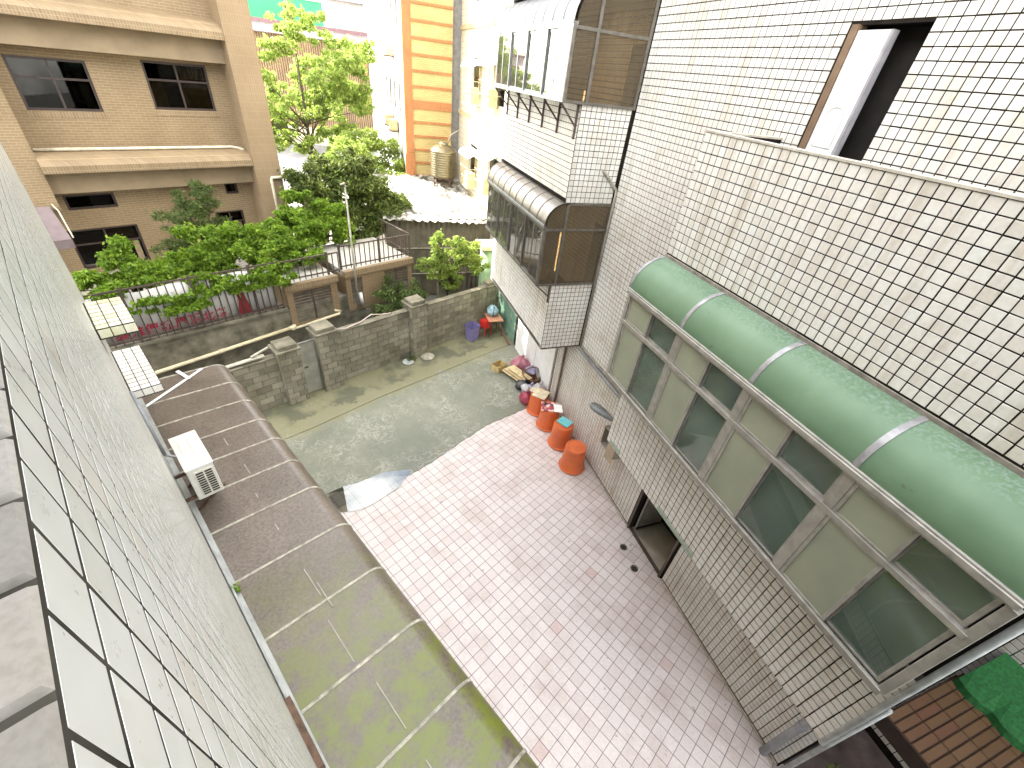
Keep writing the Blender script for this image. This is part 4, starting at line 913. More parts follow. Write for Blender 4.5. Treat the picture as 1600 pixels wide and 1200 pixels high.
def blob(c, a, z0, r, h, seed, n=18, m=10, amp=.16, sx=1, sy=1):
    rg = random.Random(seed); ph = [rg.uniform(0, 6.28) for _ in range(8)]; mb = MB()
    for i in range(m + 1):
        v = i / m; rad = r * math.sin(math.pi * (.12 + .84 * v)) ** .7
        for j in range(n):
            q = 2 * math.pi * j / n
            k = 1 + amp * (math.sin(2 * q + ph[0] + v * 3) * .5 + math.sin(5 * q + ph[1] - v * 4) * .35 + math.sin(9 * q + ph[2] + v * 9) * .3 + math.sin(3 * q + ph[3]) * .3)
            mb.v.append((c + rad * k * sx * math.cos(q), a + rad * k * sy * math.sin(q), z0 + h * v * (1 + .06 * math.sin(3 * q + ph[4]))))
    for i in range(m):
        for j in range(n): mb.f.append((i * n + j, i * n + (j + 1) % n, (i + 1) * n + (j + 1) % n, (i + 1) * n + j))
    mb.f += [tuple(range(n))[::-1], tuple(range(m * n, m * n + n))]
    return mb
def bag(c, a, z0, r, h, seed, mat, label, ear=True, sx=1, sy=1):
    t = thing('plastic_bag', 'R', (c, a, z0), label, 'bag', 'bags piled by the right wall')
    part('sack', blob(c, a, z0, r, h, seed, 26, 14, .2, sx, sy), mat, t, smooth=True)
    if ear: part('knot', MB().tube([(c, a, z0 + h * .95), (c + .03, a + .02, z0 + h * 1.05), (c + .08, a, z0 + h * 1.16)], [.05, .025, .06], 8), mat, t, smooth=True)
BPK = simple('film_pink', (.40, .15, .19), .35, .2, 9); BPU = simple('film_lilac', (.33, .30, .44), .35, .25, 9); BWH = simple('film_white', (.46, .46, .47), .35, .2, 9); BRD = simple('film_red', (.33, .05, .08), .4, .2, 9); BBK = simple('film_black', (.03, .032, .035), .35, .2, 9)
bag(5.05, 11.35, .016, .31, .48, 3, BPK, 'pink plastic bag in front of the white wall', sx=1.1)
bag(5.10, 10.55, .42, .20, .22, 5, BPU, 'small lilac bag on top of the wicker basket', False)
bag(4.78, 10.25, .016, .26, .30, 8, BBK, 'black plastic bag beside the cardboard sheets')
bag(4.80, 9.80, .016, .26, .46, 9, BPU, 'lilac and grey plastic bag behind the farthest tub', sx=.9)
bag(4.56, 9.52, .016, .20, .42, 12, BRD, 'red plastic bag leaning on the farthest tub')
bag(5.05, 9.66, .016, .24, .56, 14, BWH, 'white plastic bag between the farthest tub and the wall')
bag(4.62, 9.76, .35, .16, .18, 17, BWH, 'small white bag on top of the red bag', False)
bk = thing('wicker_basket', 'R', (5.1, 10.5, .016), 'brown wicker basket with a hoop handle by the white wall', 'basket')
WK = simple('wicker', (.22, .12, .06), .7, .3, 30, bmp=.6, bscale=60)
part('body', MB().lathe(5.1, 10.5, [(.20, .016), (.25, .18), (.29, .36), (.31, .38), (.28, .38), (.24, .2), (.18, .05)], 20, cap0=True, cap1=True, sy=1.25), WK, bk, smooth=True)
part('handle', MB().tube([(5.1 + .29 * math.cos(q), 10.5, .37 + .30 * math.sin(q)) for q in np.linspace(0, math.pi, 12)], .016, 6), WK, bk, smooth=True)
def carton(name, c, a, z, w_, d_, h_, rot, label, mat):
    t = thing(name, 'R', (c, a, z), label, 'carton'); co, si = math.cos(rot), math.sin(rot)
    def P(x, y, zz): return (c + x * co - y * si, a + x * si + y * co, zz)
    def wl(x0, y0, x1, y1):
        nx, ny = (y1 - y0), -(x1 - x0); L_ = math.hypot(nx, ny); nx, ny = nx / L_ * .006, ny / L_ * .006
        q = [P(x0, y0, z), P(x1, y1, z), P(x1 + nx, y1 + ny, z), P(x0 + nx, y0 + ny, z)]
        return MB().add(q + [(x, y, z + h_) for x, y, _ in q], [(3, 2, 1, 0), (4, 5, 6, 7), (0, 1, 5, 4), (1, 2, 6, 5), (2, 3, 7, 6), (3, 0, 4, 7)])
    w2, d2 = w_ / 2, d_ / 2
    for e in ((-w2, -d2, w2, -d2), (w2, -d2, w2, d2), (w2, d2, -w2, d2), (-w2, d2, -w2, -d2)): part('side', wl(*e), mat, t)
    part('bottom', rbox(c, a, z + .001, w_ - .02, d_ - .02, .006, rot), mat, t)
    return t
carton('open_carton', 4.30, 11.45, .016, .42, .34, .24, .5, 'small open yellow carton on the concrete slab', simple('card_yellow', (.50, .38, .17), .8, .15, 8))
cs = thing('cardboard_sheets', 'R', (4.72, 10.9, .02), 'slanting flattened cardboard sheets beside the pink bag', 'cardboard')
for k in range(3):
    part('sheet', MB().bar((4.50 + k * .05, 11.35 - k * .1, .12 + k * .1), (4.86 + k * .05, 10.40 - k * .05, .20 + k * .06), .40 - k * .05, .012), simple('card_pale', (.62, .50, .28), .8, .2, 7), cs)

bi = thing('waste_bin', 'L', (9.55, 10.45, .032), 'square purple plastic bin against the block wall', 'bin')
def frus(c, a, z0, z1, b0, b1, th=.012):
    mb = MB(); o = []
    for z, h_ in ((z0, b0), (z1, b1), (z1, b1 - th), (z0 + .03, b0 - th)):
        for x, y in ((-1, -1), (1, -1), (1, 1), (-1, 1)): mb.v.append((c + x * h_, a + y * h_, z))
    for i in range(3):
        for j in range(4): mb.f.append((i * 4 + j, i * 4 + (j + 1) % 4, (i + 1) * 4 + (j + 1) % 4, (i + 1) * 4 + j))
    mb.f += [(3, 2, 1, 0), (12, 13, 14, 15)]; return mb
part('body', frus(9.55, 10.42, .032, .64, .165, .205), PURPLE, bi, bevel=.02)
part('rim', MB().box(9.335, 9.765, 10.207, 10.222, .60, .65).box(9.335, 9.765, 10.618, 10.633, .60, .65).box(9.335, 9.35, 10.222, 10.618, .60, .65).box(9.75, 9.765, 10.222, 10.618, .60, .65), simple('plastic_purple_dark', (.12, .10, .26), .5), bi)
def stool(z, label):
    t = thing('plastic_stool', 'L', (10.22, 10.42, z), label, 'stool', 'stacked red stools by the block wall'); c, a = 10.22, 10.42
    part('seat', frus(c, a, z + .40, z + .43, .15, .145, .14), RED, t, bevel=.01)
    for x in (-1, 1):
        for y in (-1, 1):
            part('leg', MB().bar((c + x * .17, a + y * .17, z), (c + x * .135, a + y * .135, z + .40), .035, .035), RED, t)
    part('apron', MB().box(c - .15, c + .15, a - .152, a - .14, z + .33, z + .40).box(c - .15, c + .15, a + .14, a + .152, z + .33, z + .40).box(c - .152, c - .14, a - .14, a + .14, z + .33, z + .40).box(c + .14, c + .152, a - .14, a + .14, z + .33, z + .40), RED, t)
for k, w_ in enumerate(('bottom', 'middle', 'top')): stool(.033 + k * .09, 'red plastic stool, %s of the stack beside the purple bin' % w_)
tb2 = thing('small_table', 'R', (4.80, 13.85, .03), 'small orange-topped table with thin steel legs by the green sheet', 'table')
part('table_top', MB().box(4.50, 5.08, 13.55, 14.25, .715, .745), simple('laminate_orange', (.52, .24, .14), .5, .12, 5), tb2, bevel=.006)
for x in (4.54, 5.04):
    for y in (13.60, 14.20): part('leg', MB().tube([(x, y, .03), (x, y, .714)], .013, 8), RUST, tb2, smooth=True)
tbg = thing('plastic_bag', 'R', (4.78, 14.0, .746), 'blue and white knotted bag standing on the small table', 'bag', 'bags piled by the right wall')
part('sack', blob(4.76, 14.02, .746, .21, .42, 21, 24, 12, .18), simple('film_blue', (.30, .46, .50), .35, .3, 7), tbg, smooth=True)
part('strap', MB().tube([(4.72, 13.82, .80), (4.74, 13.84, .98), (4.78, 13.92, 1.16)], .02, 6), simple('film_navy', (.06, .10, .22), .5), tbg, smooth=True)
solo('timber_plank', 'R', (5.18, 13.9, .02), MB().bar((5.20, 14.9, .07), (5.16, 12.95, .05), .09, .05), simple('timber', (.20, .13, .08), .8, .3, 9), 'brown timber length lying at the foot of the green sheet', 'timber')
gs = thing('green_sheet', 'R', (5.36, 14, 0), 'pale green corrugated sheet beyond the white wall', 'fence')
cg = MB(); n = 60
for i in range(n + 1):
    a_ = 13.0 + 2.2 * i / n; cg.v += [(5.36 + .018 * math.sin(i * 1.6), a_, .02), (5.36 + .018 * math.sin(i * 1.6), a_, 2.4)]
for i in range(n): cg.f.append((2 * i, 2 * i + 2, 2 * i + 3, 2 * i + 1))
o = part('sheet', cg, simple('sheet_green', (.20, .34, .25), .55, .25, 3), gs, fix=False); o.modifiers.new('s', 'SOLIDIFY').thickness = .004
part('post', MB().box(5.38, 5.44, 12.95, 13.01, 0, 2.45), RUST, gs)
st = solo('stone_disc', 'L', (7.46, 10.42, .03), MB().lathe(7.46, 10.36, [(.0, .05), (.2, .04), (.24, .03), (.25, .06), (.22, .09), (.1, .10)], 12, sx=1, sy=.95), simple('stone_pale', (.40, .37, .28), .9, .25, 7), 'round pale stone lying at the foot of the middle pillar', 'stone', smooth=True)
sl = thing('enamel_dish', 'L', (6.72, 10.45, .032), 'shallow pale dish lying on the concrete by the block wall', 'dish')
part('dish', MB().lathe(6.72, 10.45, [(.06, .034), (.14, .06), (.19, .09), (.185, .095), (.13, .07), (.05, .05)], 20, cap0=True), simple('enamel_pale', (.52, .54, .50), .35), sl, smooth=True)
part('knob', MB().lathe(6.72, 10.45, [(.03, .051), (.03, .08), (.015, .09)], 10), simple('enamel_pale', (.52, .54, .50)), sl, smooth=True)
for k, (c, a, w_) in enumerate(((5.01, 4.19, 'upper'), (4.97, 3.67, 'lower'))):
    t = thing('floor_drain', 'R', (c, a, .0), '%s of the two small dark floor drains near the doorway' % ('farther' if k == 0 else 'nearer'), 'drain', 'floor drains near the doorway')
    part('frame', MB().lathe(c, a, [(.085, -.001), (.085, .004), (.06, .004)], 16, cap1=False), simple('drain_grime', (.12, .10, .07), .8, .4, 40), t)
    part('grate', MB().lathe(c, a, [(.06, .0005), (.055, .0015)], 12), BLACKM, t)

# ================================================================== PLANTS
def leaves(clumps, n, size, seed, aspect=.45, droop=.3, shell=.55):
    """clumps: (c,a,z,rc,ra,rz). returns MB of folded diamond leaves spread through the clumps"""
    rg = np.random.default_rng(seed); vol = np.array([k[3] * k[4] * k[5] for k in clumps]) ** .75; pk_ = vol / vol.sum()
    idx = rg.choice(len(clumps), n, p=pk_); C = np.array(clumps)[idx]
    d = rg.normal(size=(n, 3)); d /= np.linalg.norm(d, axis=1)[:, None]
    rad = shell + (1 - shell) * rg.random(n) ** .6
    rad *= rg.uniform(.7, 1.1, n); far = rg.random(n) < .16; rad[far] *= rg.uniform(1.1, 1.7, far.sum())
    P = C[:, :3] + d * C[:, 3:6] * rad[:, None]
    ax = d * .6 + rg.normal(size=(n, 3)) * .6; ax[:, 2] -= droop; ax /= np.linalg.norm(ax, axis=1)[:, None]
    s_ = np.cross(ax, rg.normal(size=(n, 3))); s_ /= np.linalg.norm(s_, axis=1)[:, None]
    nn = np.cross(ax, s_); L_ = size * rg.uniform(.6, 1.25, n)[:, None]
    v = np.stack([P - ax * L_ * .5, P + s_ * L_ * aspect * .5 + nn * L_ * .06, P + ax * L_ * .5 - nn * L_ * .1, P - s_ * L_ * aspect * .5 + nn * L_ * .06], 1).reshape(-1, 3)
    mb = MB(); mb.v = [tuple(q) for q in v.tolist()]; mb.f = [(4 * i, 4 * i + 1, 4 * i + 2, 4 * i + 3) for i in range(n)]
    return mb
def tree(name, F, base, label, cat, clumps, n, size, mat, seed, tr=.07, lean=(0, 0), aspect=.45, droop=.3, shell=.5, bark=None, crown='crown', trunk='trunk', twig=2):
    t = thing(name, F, base, label, cat, None); rg = random.Random(seed)
    part(crown, leaves(clumps, n, size, seed, aspect, droop, shell), mat, t, fix=False)
    tm = MB(); top = max(clumps, key=lambda k: k[2])
    fork = Vector((base[0] + lean[0] * .5, base[1] + lean[1] * .5, base[2] + (top[2] - base[2]) * .45))
    tm.tube([base, (Vector(base) + fork) / 2 + Vector((rg.uniform(-.05, .05), rg.uniform(-.05, .05), 0)), fork, (Vector(top[:3]) + fork) / 2, top[:3]], [tr, tr * .8, tr * .65, tr * .4, tr * .12], 8)
    for k in rg.sample(clumps, min(len(clumps), 26)):
        e = Vector(k[:3]); s0 = Vector(base).lerp(fork, rg.uniform(.6, 1.0)); m_ = s0.lerp(e, .5) + Vector((rg.uniform(-.15, .15), rg.uniform(-.15, .15), rg.uniform(-.1, .2))) * k[3]
        tm.tube([s0, m_, e], [tr * .45, tr * .3, tr * .1], 6)
        for q in range(twig):
            d = Vector((rg.gauss(0, 1) * k[3], rg.gauss(0, 1) * k[4], rg.gauss(0, 1) * k[5])) * .55
            tm.tube([m_.lerp(e, .6), e + d], [tr * .2, tr * .05], 5)
    part(trunk, tm, bark or BARK, t, smooth=True)
    return t
def sub(cl, n, seed, f=.45, spread=.8):
    """break big lobes into smaller tufts for an uneven outline"""
    rg = random.Random(seed); out = []
    for k in cl:
        for _ in range(n):
            d = Vector((rg.gauss(0, 1), rg.gauss(0, 1), rg.gauss(0, 1))).normalized() * rg.uniform(.45, 1.0) * spread
            g_ = f * rg.uniform(.6, 1.3)
            out.append((k[0] + d.x * k[3], k[1] + d.y * k[4], k[2] + d.z * k[5], k[3] * g_, k[4] * g_, k[5] * g_ * .8))
    return out
PZ = 1.86
def maple(base, label, cl, k, n):
    tree('maple_tree', 'L', base, label, 'tree', sub([(q[0], q[1], q[2] + .06, q[3] * 1.08, q[4], q[5] * 1.25) for q in cl], 18, k, .36, 1.15), int(n * 1.3), .125, LEAF_B, 10 + k, .05, aspect=.55, shell=.3)
maple((.8, 13.4, PZ), 'bright green layered young tree at the left end of the fence', [(.15, 13.2, 3.15, .55, .6, .28), (.75, 13.4, 3.55, .5, .5, .42), (1.25, 13.3, 3.2, .5, .5, .3), (1.05, 12.4, 2.85, .55, .16, .16), (1.6, 12.4, 2.7, .4, .16, .14)], 1, 11000)
maple((2.75, 13.7, PZ), 'bright green layered young tree behind the middle of the banner fence', [(2.35, 13.7, 3.65, .55, .5, .45), (1.95, 13.4, 3.15, .45, .45, .4), (2.75, 13.4, 3.25, .5, .5, .4), (3.4, 13.8, 3.65, .55, .5, .4), (3.1, 12.5, 3.05, .5, .2, .25), (2.2, 12.5, 3.1, .4, .16, .25)], 2, 15000)
maple((4.2, 14.6, PZ), 'bright green layered young tree over the smaller vent housing', [(4.1, 13.8, 3.6, .6, .5, .42), (4.75, 13.9, 3.25, .6, .5, .38), (5.1, 13.6, 2.95, .5, .45, .3), (3.75, 13.3, 3.3, .45, .4, .35), (3.9, 12.4, 2.95, .35, .16, .25)], 3, 14000)
maple((6.1, 15.3, PZ), 'bright green layered young tree between the tan building and the dark tree', [(5.3, 15.0, 3.6, .65, .5, .3), (6.1, 15.2, 4.0, .6, .5, .35), (6.8, 15.1, 3.5, .65, .5, .4), (5.9, 14.8, 3.3, .55, .5, .35), (7.2, 14.8, 3.0, .4, .4, .3)], 4, 13000)
c1 = [(2.95, 15.5, 3.95, .75, .7, .5), (3.05, 15.5, 4.6, .45, .45, .38), (3.5, 15.4, 3.45, .75, .6, .35), (2.5, 15.4, 3.4, .5, .5, .25), (1.95, 15.4, 3.2, .45, .35, .12), (2.9, 15.5, 2.9, .8, .6, .4)]
tree('feathery_tree', 'L', (3.0, 15.6, PZ), 'feathery blue-green tree in front of the tan building windows', 'tree', sub(c1, 20, 5, .32, 1.15), 14000, .14, LEAF_T, 15, .06, aspect=.16, droop=.1)
d1 = [(8.3, 16.5, 4.3, 1.3, 1.2, 1.0), (7.2, 16.5, 4.3, .9, 1.0, .75), (9.4, 16.3, 3.5, 1.1, 1.0, .9), (8.2, 16.3, 3.1, 1.4, 1.1, .8), (10.2, 16.2, 2.9, .8, .8, .65), (7.0, 16.6, 3.3, .8, .9, .7), (8.6, 16.5, 5.1, .7, .8, .5)]
tree('broadleaf_tree', 'L', (8.4, 16.6, PZ - .5), 'dense dark green broadleaf tree behind the larger vent housing', 'tree', sub(d1, 22, 6, .32, 1.2), 34000, .16, LEAF_D, 16, .11, aspect=.5)
rg_ = random.Random(41); e1 = []
while len(e1) < 78:
    u = [rg_.uniform(-1, 1) for _ in range(3)]
    if u[0] ** 2 + u[1] ** 2 + u[2] ** 2 > 1 or (u[0] < -.2 and u[2] < -.75): continue
    q = rg_.uniform(.45, .95); e1.append((12.7 + 4.0 * u[0], 28 + 2.4 * u[1], 6.3 + 3.7 * u[2], q, q, q * .75))
tree('tall_tree', 'L', (11.9, 27.5, .5), 'tall thin-leaved tree in full sun right of the tan building', 'tree', sub(e1, 6, 7, .42, 1.2), 36000, .20, LEAF_Y, 17, .09, aspect=.5, twig=1)
e2 = [(12.4, 23, 4.4, 1.5, 1.2, 1.0), (13.6, 22, 3.5, 1.3, 1.1, 1.1), (11.2, 22, 4.0, 1.2, .9, .9), (12.6, 21, 2.8, 1.4, 1.0, .9), (10.6, 23, 3.2, 1.0, .9, .9)]
tree('tall_tree', 'L', (12.3, 22.3, .0), 'pale sunlit small tree between the dark tree and the metal roof', 'tree', sub(e2, 18, 8, .32, 1.15), 20000, .16, LEAF_Y, 18, .07, aspect=.5)
f1 = [(9.55, 11.9, 2.6, .8, .55, .55), (9.2, 11.9, 3.25, .42, .4, .42), (10.3, 11.8, 2.75, .65, .5, .45), (10.9, 11.8, 2.2, .5, .4, .3), (8.75, 11.9, 2.55, .45, .4, .35), (9.6, 11.9, 1.9, .6, .4, .4), (9.9, 11.9, 3.15, .3, .3, .3)]
tree('yellow_shrub', 'L', (9.6, 12.0, .5), 'yellow-green bushy shrub rising behind the right part of the block wall', 'shrub', sub(f1, 18, 9, .30, 1.05), 10000, .13, LEAF_Y, 19, .05, aspect=.38, droop=.5)
h1 = [(6.5, 11.6, 1.62, .35, .35, .25), (7.0, 11.5, 1.7, .45, .35, .28), (7.5, 11.7, 1.85, .4, .4, .32), (8.1, 11.7, 1.9, .45, .4, .3), (6.9, 11.9, 2.0, .4, .3, .25)]
tree('low_shrub', 'L', (7.1, 11.7, .5), 'low dark leafy shrub behind the middle of the block wall', 'shrub', sub(h1, 7, 10, .45), 2600, .16, LEAF_T, 20, .03, aspect=.32, droop=.6, crown='foliage', trunk='stem')
tree('low_shrub', 'L', (7.0, 12.3, 1.5), 'spindly shrub in front of the right louvre of the larger housing', 'shrub', sub([(7.3, 12.2, 2.1, .3, .2, .3), (7.6, 12.2, 1.9, .3, .2, .25)], 6, 22, .5), 500, .13, LEAF_T, 21, .02, aspect=.35, crown='foliage', trunk='stem')
# tuft of weeds at the middle pillar and along the canopy gutter
tree('weed_tuft', 'L', (6.98, 10.4, .03), 'small weed tuft growing at the foot of the middle pillar', 'weed', [(6.92, 10.5, .14, .16, .12, .10), (6.82, 10.55, .10, .12, .1, .07)], 160, .10, LEAF_T, 23, .008, aspect=.2, crown='foliage', trunk='stem')
tree('weed_tuft', 'L', (-.07, 3.75, 3.13), 'tiny green weed in the gutter between left wall and canopy', 'weed', [(-.06, 3.75, 3.19, .05, .07, .05)], 60, .05, LEAF_B, 24, .003, aspect=.4, crown='foliage', trunk='stem')

# ================================================================== BACKGROUND
# shed with the bleached metal roof
sh_ = thing('metal_shed', 'R', (4, 19, 0), 'shed with a bleached flaking metal roof and dark corrugated front', 'shed')
def rfm():
    m, t, p = nodes('roof_bleached'); n1 = noise(t, pos(t), 2.2, 6, .68, dist=.6)
    t.links.new(ramp(t, n1, [(.40, (.05, .048, .035)), (.48, (.22, .21, .18)), (.62, (.62, .60, .55))]), p.inputs['Base Color']); p.inputs['Roughness'].default_value = .7; bump(t, p, n1, .3, .03); return m
rf = MB(); nn_ = 46
for i in range(nn_ + 1):
    c = 1.2 + 4.8 * i / nn_; dz = .03 * math.sin(i * 1.9)
    rf.v += [(c, 17.35 + .10 * math.sin(i * 2.3), 3.35 + dz - .03 * (c - 1.2)), (c, 24.2, 3.62 + dz)]
for i in range(nn_): rf.f.append((2 * i, 2 * i + 2, 2 * i + 3, 2 * i + 1))
o = part('roof_sheet', rf, rfm(), sh_, fix=False); o.modifiers.new('s', 'SOLIDIFY').thickness = .02
cf = MB(); nn_ = 80
for i in range(nn_ + 1):
    c = 1.3 + 4.2 * i / nn_; cf.v += [(c, 17.7 + .02 * math.sin(i * 1.57), 0), (c, 17.7 + .02 * math.sin(i * 1.57), 3.3)]
for i in range(nn_): cf.f.append((2 * i, 2 * i + 2, 2 * i + 3, 2 * i + 1))
o = part('front_sheet', cf, simple('sheet_umber', (.12, .105, .075), .6, .25, 3), sh_, fix=False); o.modifiers.new('s', 'SOLIDIFY').thickness = .01
for z in (1.0, 2.1): part('front_rail', MB().box(1.3, 5.5, 17.62, 17.66, z, z + .03), simple('rail_pale', (.36, .34, .25), .6), sh_)
part('side_sheet', MB().box(5.5, 5.6, 17.7, 24, 0, 3.25).box(1.3, 1.36, 17.8, 24, 0, 3.2), simple('sheet_umber', (.12, .105, .075)), sh_)
gp = thing('green_column', 'R', (5.2, 16.3, 0), 'pale green painted column with a flat cap beside the shed', 'column')
part('shaft', MB().lathe(5.15, 16.3, [(.34, 0), (.34, 2.6)], 14), simple('paint_mint', (.38, .56, .34), .6, .2, 3), gp, smooth=True)
part('cap', MB().box(4.70, 5.55, 15.85, 16.75, 2.61, 2.78), simple('cap_cream', (.60, .55, .36), .7), gp, bevel=.02)
solo('bin_rack', 'R', (3.2, 15.4, 0), MB().box(2.9, 3.5, 15.2, 15.6, 0, 1.9).box(2.86, 3.54, 15.16, 15.64, 1.901, 1.95), simple('cabinet_olive', (.22, .21, .14), .6, .2, 4), 'dull olive cabinet standing behind the yellow shrub', 'cabinet', bevel=.02)
# striped building with its white long side
sb = thing('apartment_building', 'R', (3.0, 24.2, 0), 'yellow and orange striped building with a white long side behind the metal roof', 'building')
ZT_ = 19.0
part('end_wall', MB().box(3.02, 5.25, 24.25, 24.6, 0, ZT_), YBRICK, sb)
part('corner_pier', MB().box(3.0, 3.38, 24.15, 24.24, 0, ZT_), OBRICK, sb)
k = 0; z = 3.55
while z < ZT_:
    thick = .34 if k % 7 == 5 else .09
    part('brick_band', MB().box(3.381, 5.24, 24.19, 24.249, z, z + thick), OBRICK, sb); z += thick + .50; k += 1
part('pier_base', MB().box(2.94, 3.42, 24.08, 24.149, 3.3, 4.6), OBRICK, sb)
WSD = simple('stucco_white', (.80, .79, .76), .7, .06, 2)
mb = MB(); hl = []
for lev in range(4):
    for q in range(9):
        u = 25.6 + q * 2.1; hl.append((u, u + 1.0, 3.0 + lev * 3.1, 4.3 + lev * 3.1))
holes_wall(mb, 24.6, 46, 0, ZT_, hl, lambda u0, u1, y0, y1: mb.box(3.0, 3.2, u0, u1, y0, y1))
part('long_wall', mb, WSD, sb); part('interior', MB().box(3.45, 3.5, 24.6, 46, 0, ZT_).box(3.5, 8, 24.6, 46, 0, ZT_), simple('room_grey', (.30, .29, .27), .8), sb)
for (u0, u1, y0, y1) in hl:
    f = part('window', MB().box(3.06, 3.10, u0, u0 + .05, y0, y1).box(3.06, 3.10, u1 - .05, u1, y0, y1).box(3.06, 3.10, u0 + .05, u1 - .05, y0, y0 + .05).box(3.06, 3.10, u0 + .05, u1 - .05, y1 - .05, y1), ALU_S, sb)
    part('pane', MB().box(3.075, 3.08, u0 + .05, u1 - .05, y0 + .05, y1 - .05), GL_D, f)
for (a_, z_) in ((26.9, 5.2), (29.2, 5.2), (27.8, 8.4)):
    w_ = thing('air_conditioner', 'R', (2.75, a_, z_), {26.9: 'yellowed air conditioner nearest the striped corner on the white side wall', 29.2: 'yellowed air conditioner farther along the white side wall', 27.8: 'air conditioner high on the white side wall'}[a_], 'air conditioner', 'air conditioners on the white side wall')
    part('casing', MB().box(2.55, 2.93, a_, a_ + .7, z_, z_ + .5), simple('casing_cream', (.62, .50, .26), .5), w_, bevel=.02)
    part('shelf', MB().box(2.5, 2.99, a_ - .05, a_ + .75, z_ - .05, z_ - .001), RUST, w_)
# neighbouring building in the same row as the right building
nb = thing('apartment_building', 'R', (5.3, 18, 0), 'sunlit pale tiled building between the striped building and the far bay', 'building')
wn2 = []
for lev in range(4):
    for u in (14.6, 17.2, 20.4): wn2.append((u, u + 1.5, 4.1 + lev * 3.15, 5.6 + lev * 3.15))
mb = MB(); holes_wall(mb, 13.3, 24.2, 0, 17, wn2, lambda u0, u1, y0, y1: mb.box(5.62, 5.8, u0, u1, y0, y1))
NT = brick_mat('tile_pale', (.70, .67, .55), (.66, .62, .50), (.34, .30, .22), .22, .22, 'R', True)
part('wall', mb, NT, nb); part('interior', MB().box(6.2, 12, 13.3, 24.2, 0, 17), simple('room_grey', (.30, .29, .27)), nb)
for lev in range(4): part('belt', MB().box(5.56, 5.619, 13.3, 24.2, 3.35 + lev * 3.15, 3.5 + lev * 3.15), simple('belt_ochre', (.50, .42, .24), .7), nb)
for (u0, u1, y0, y1) in wn2:
    f = part('window', MB().box(5.66, 5.72, u0, u0 + .06, y0, y1).box(5.66, 5.72, u1 - .06, u1, y0, y1).box(5.66, 5.72, u0 + .06, u1 - .06, y0, y0 + .06).box(5.66, 5.72, u0 + .06, u1 - .06, y1 - .06, y1), WHITE, nb)
    part('pane', MB().box(5.685, 5.69, u0 + .06, u1 - .06, y0 + .06, y1 - .06), GL_D, f)
def cage(c, a, z, label):
    t = thing('window_cage', 'R', (c, a, z), label, 'window cage', 'white window cages on the pale building')
    part('hood', MB().sweep([(c - .55, z + 1.25), (c - .45, z + 1.42), (c - .2, z + 1.52), (c, z + 1.54), (c, z + 1.48), (c - .5, z + 1.22)], a - .1, a + 1.5), WHITE, t)
    for i in range(8):
        part('cage_bar', MB().box(c - .46, c - .445, a + i * .2, a + i * .2 + .014, z, z + 1.22), simple('bar_ivory', (.55, .47, .28), .5), t)
    for zz in (z, z + .4, z + .8): part('cage_rail', MB().box(c - .47, c - .44, a, a + 1.42, zz, zz + .02).box(c - .44, c, a, a + .02, zz, zz + .02), simple('bar_ivory', (.55, .47, .28)), t)
    w_ = part('cabinet', MB().box(c - .40, c - .05, a + .2, a + .9, z + .02, z + .6), simple('casing_cream', (.62, .50, .26), .5), t, bevel=.02)
cage(5.60, 20.2, 3.9, 'lower white-hooded window cage beside the water tank'); cage(5.60, 17.6, 4.2, 'lower white-hooded window cage nearer the far bay')
cage(5.60, 20.2, 7.1, 'upper white-hooded window cage above the water tank'); cage(5.60, 17.6, 7.2, 'upper white-hooded window cage nearer the far bay')
solo('wall_pipe', 'R', (5.5, 18.9, 3.3), MB().tube([(5.5, 18.9, 3.4), (5.5, 18.9, 17)], .05, 8), WHITE, 'white vertical pipe on the pale sunlit building', 'pipe', smooth=True)
# water tank
wt = thing('water_tank', 'R', (4.55, 22.6, 3.6), 'ribbed stainless steel water tank on a frame on the metal roof', 'tank')
STL = simple('steel_brushed', (.20, .17, .10), .35, .12, 6, .7)
pr = [(.10, 5.32), (.45, 5.20), (.60, 5.06)]
z = 5.04
while z > 3.98:
    pr += [(.615, z), (.63, z - .035), (.615, z - .07), (.605, z - .085)]; z -= .10
pr += [(.61, 3.92), (.3, 3.90)]
part('drum', MB().lathe(4.55, 22.6, pr, 32, cap0=True), STL, wt, smooth=True)
part('lid', MB().lathe(4.55, 22.6, [(.2, 5.29), (.2, 5.37), (.05, 5.40)], 16), STL, wt, smooth=True)
fr_ = MB()
for q in range(4):
    t_ = q * math.pi / 2 + .4; x, y = 4.55 + .55 * math.cos(t_), 22.6 + .55 * math.sin(t_)
    part('stand_leg', MB().bar((x, y, 3.52), (x, y, 3.9), .05, .05), RUST, wt)
for q in range(4):
    t0, t1 = q * math.pi / 2 + .4, (q + 1) * math.pi / 2 + .4
    part('stand_rail', MB().bar((4.55 + .55 * math.cos(t0), 22.6 + .55 * math.sin(t0), 3.62), (4.55 + .55 * math.cos(t1), 22.6 + .55 * math.sin(t1), 3.62), .04, .04).bar((4.55 + .55 * math.cos(t0), 22.6 + .55 * math.sin(t0), 3.85), (4.55 + .55 * math.cos(t1), 22.6 + .55 * math.sin(t1), 3.85), .04, .04), RUST, wt)
part('inlet_pipe', MB().tube([(4.75, 22.7, 5.35), (4.9, 22.7, 5.7), (5.3, 22.8, 5.9)], .03, 6), simple('pipe_steel', (.33, .30, .24)), wt, smooth=True)
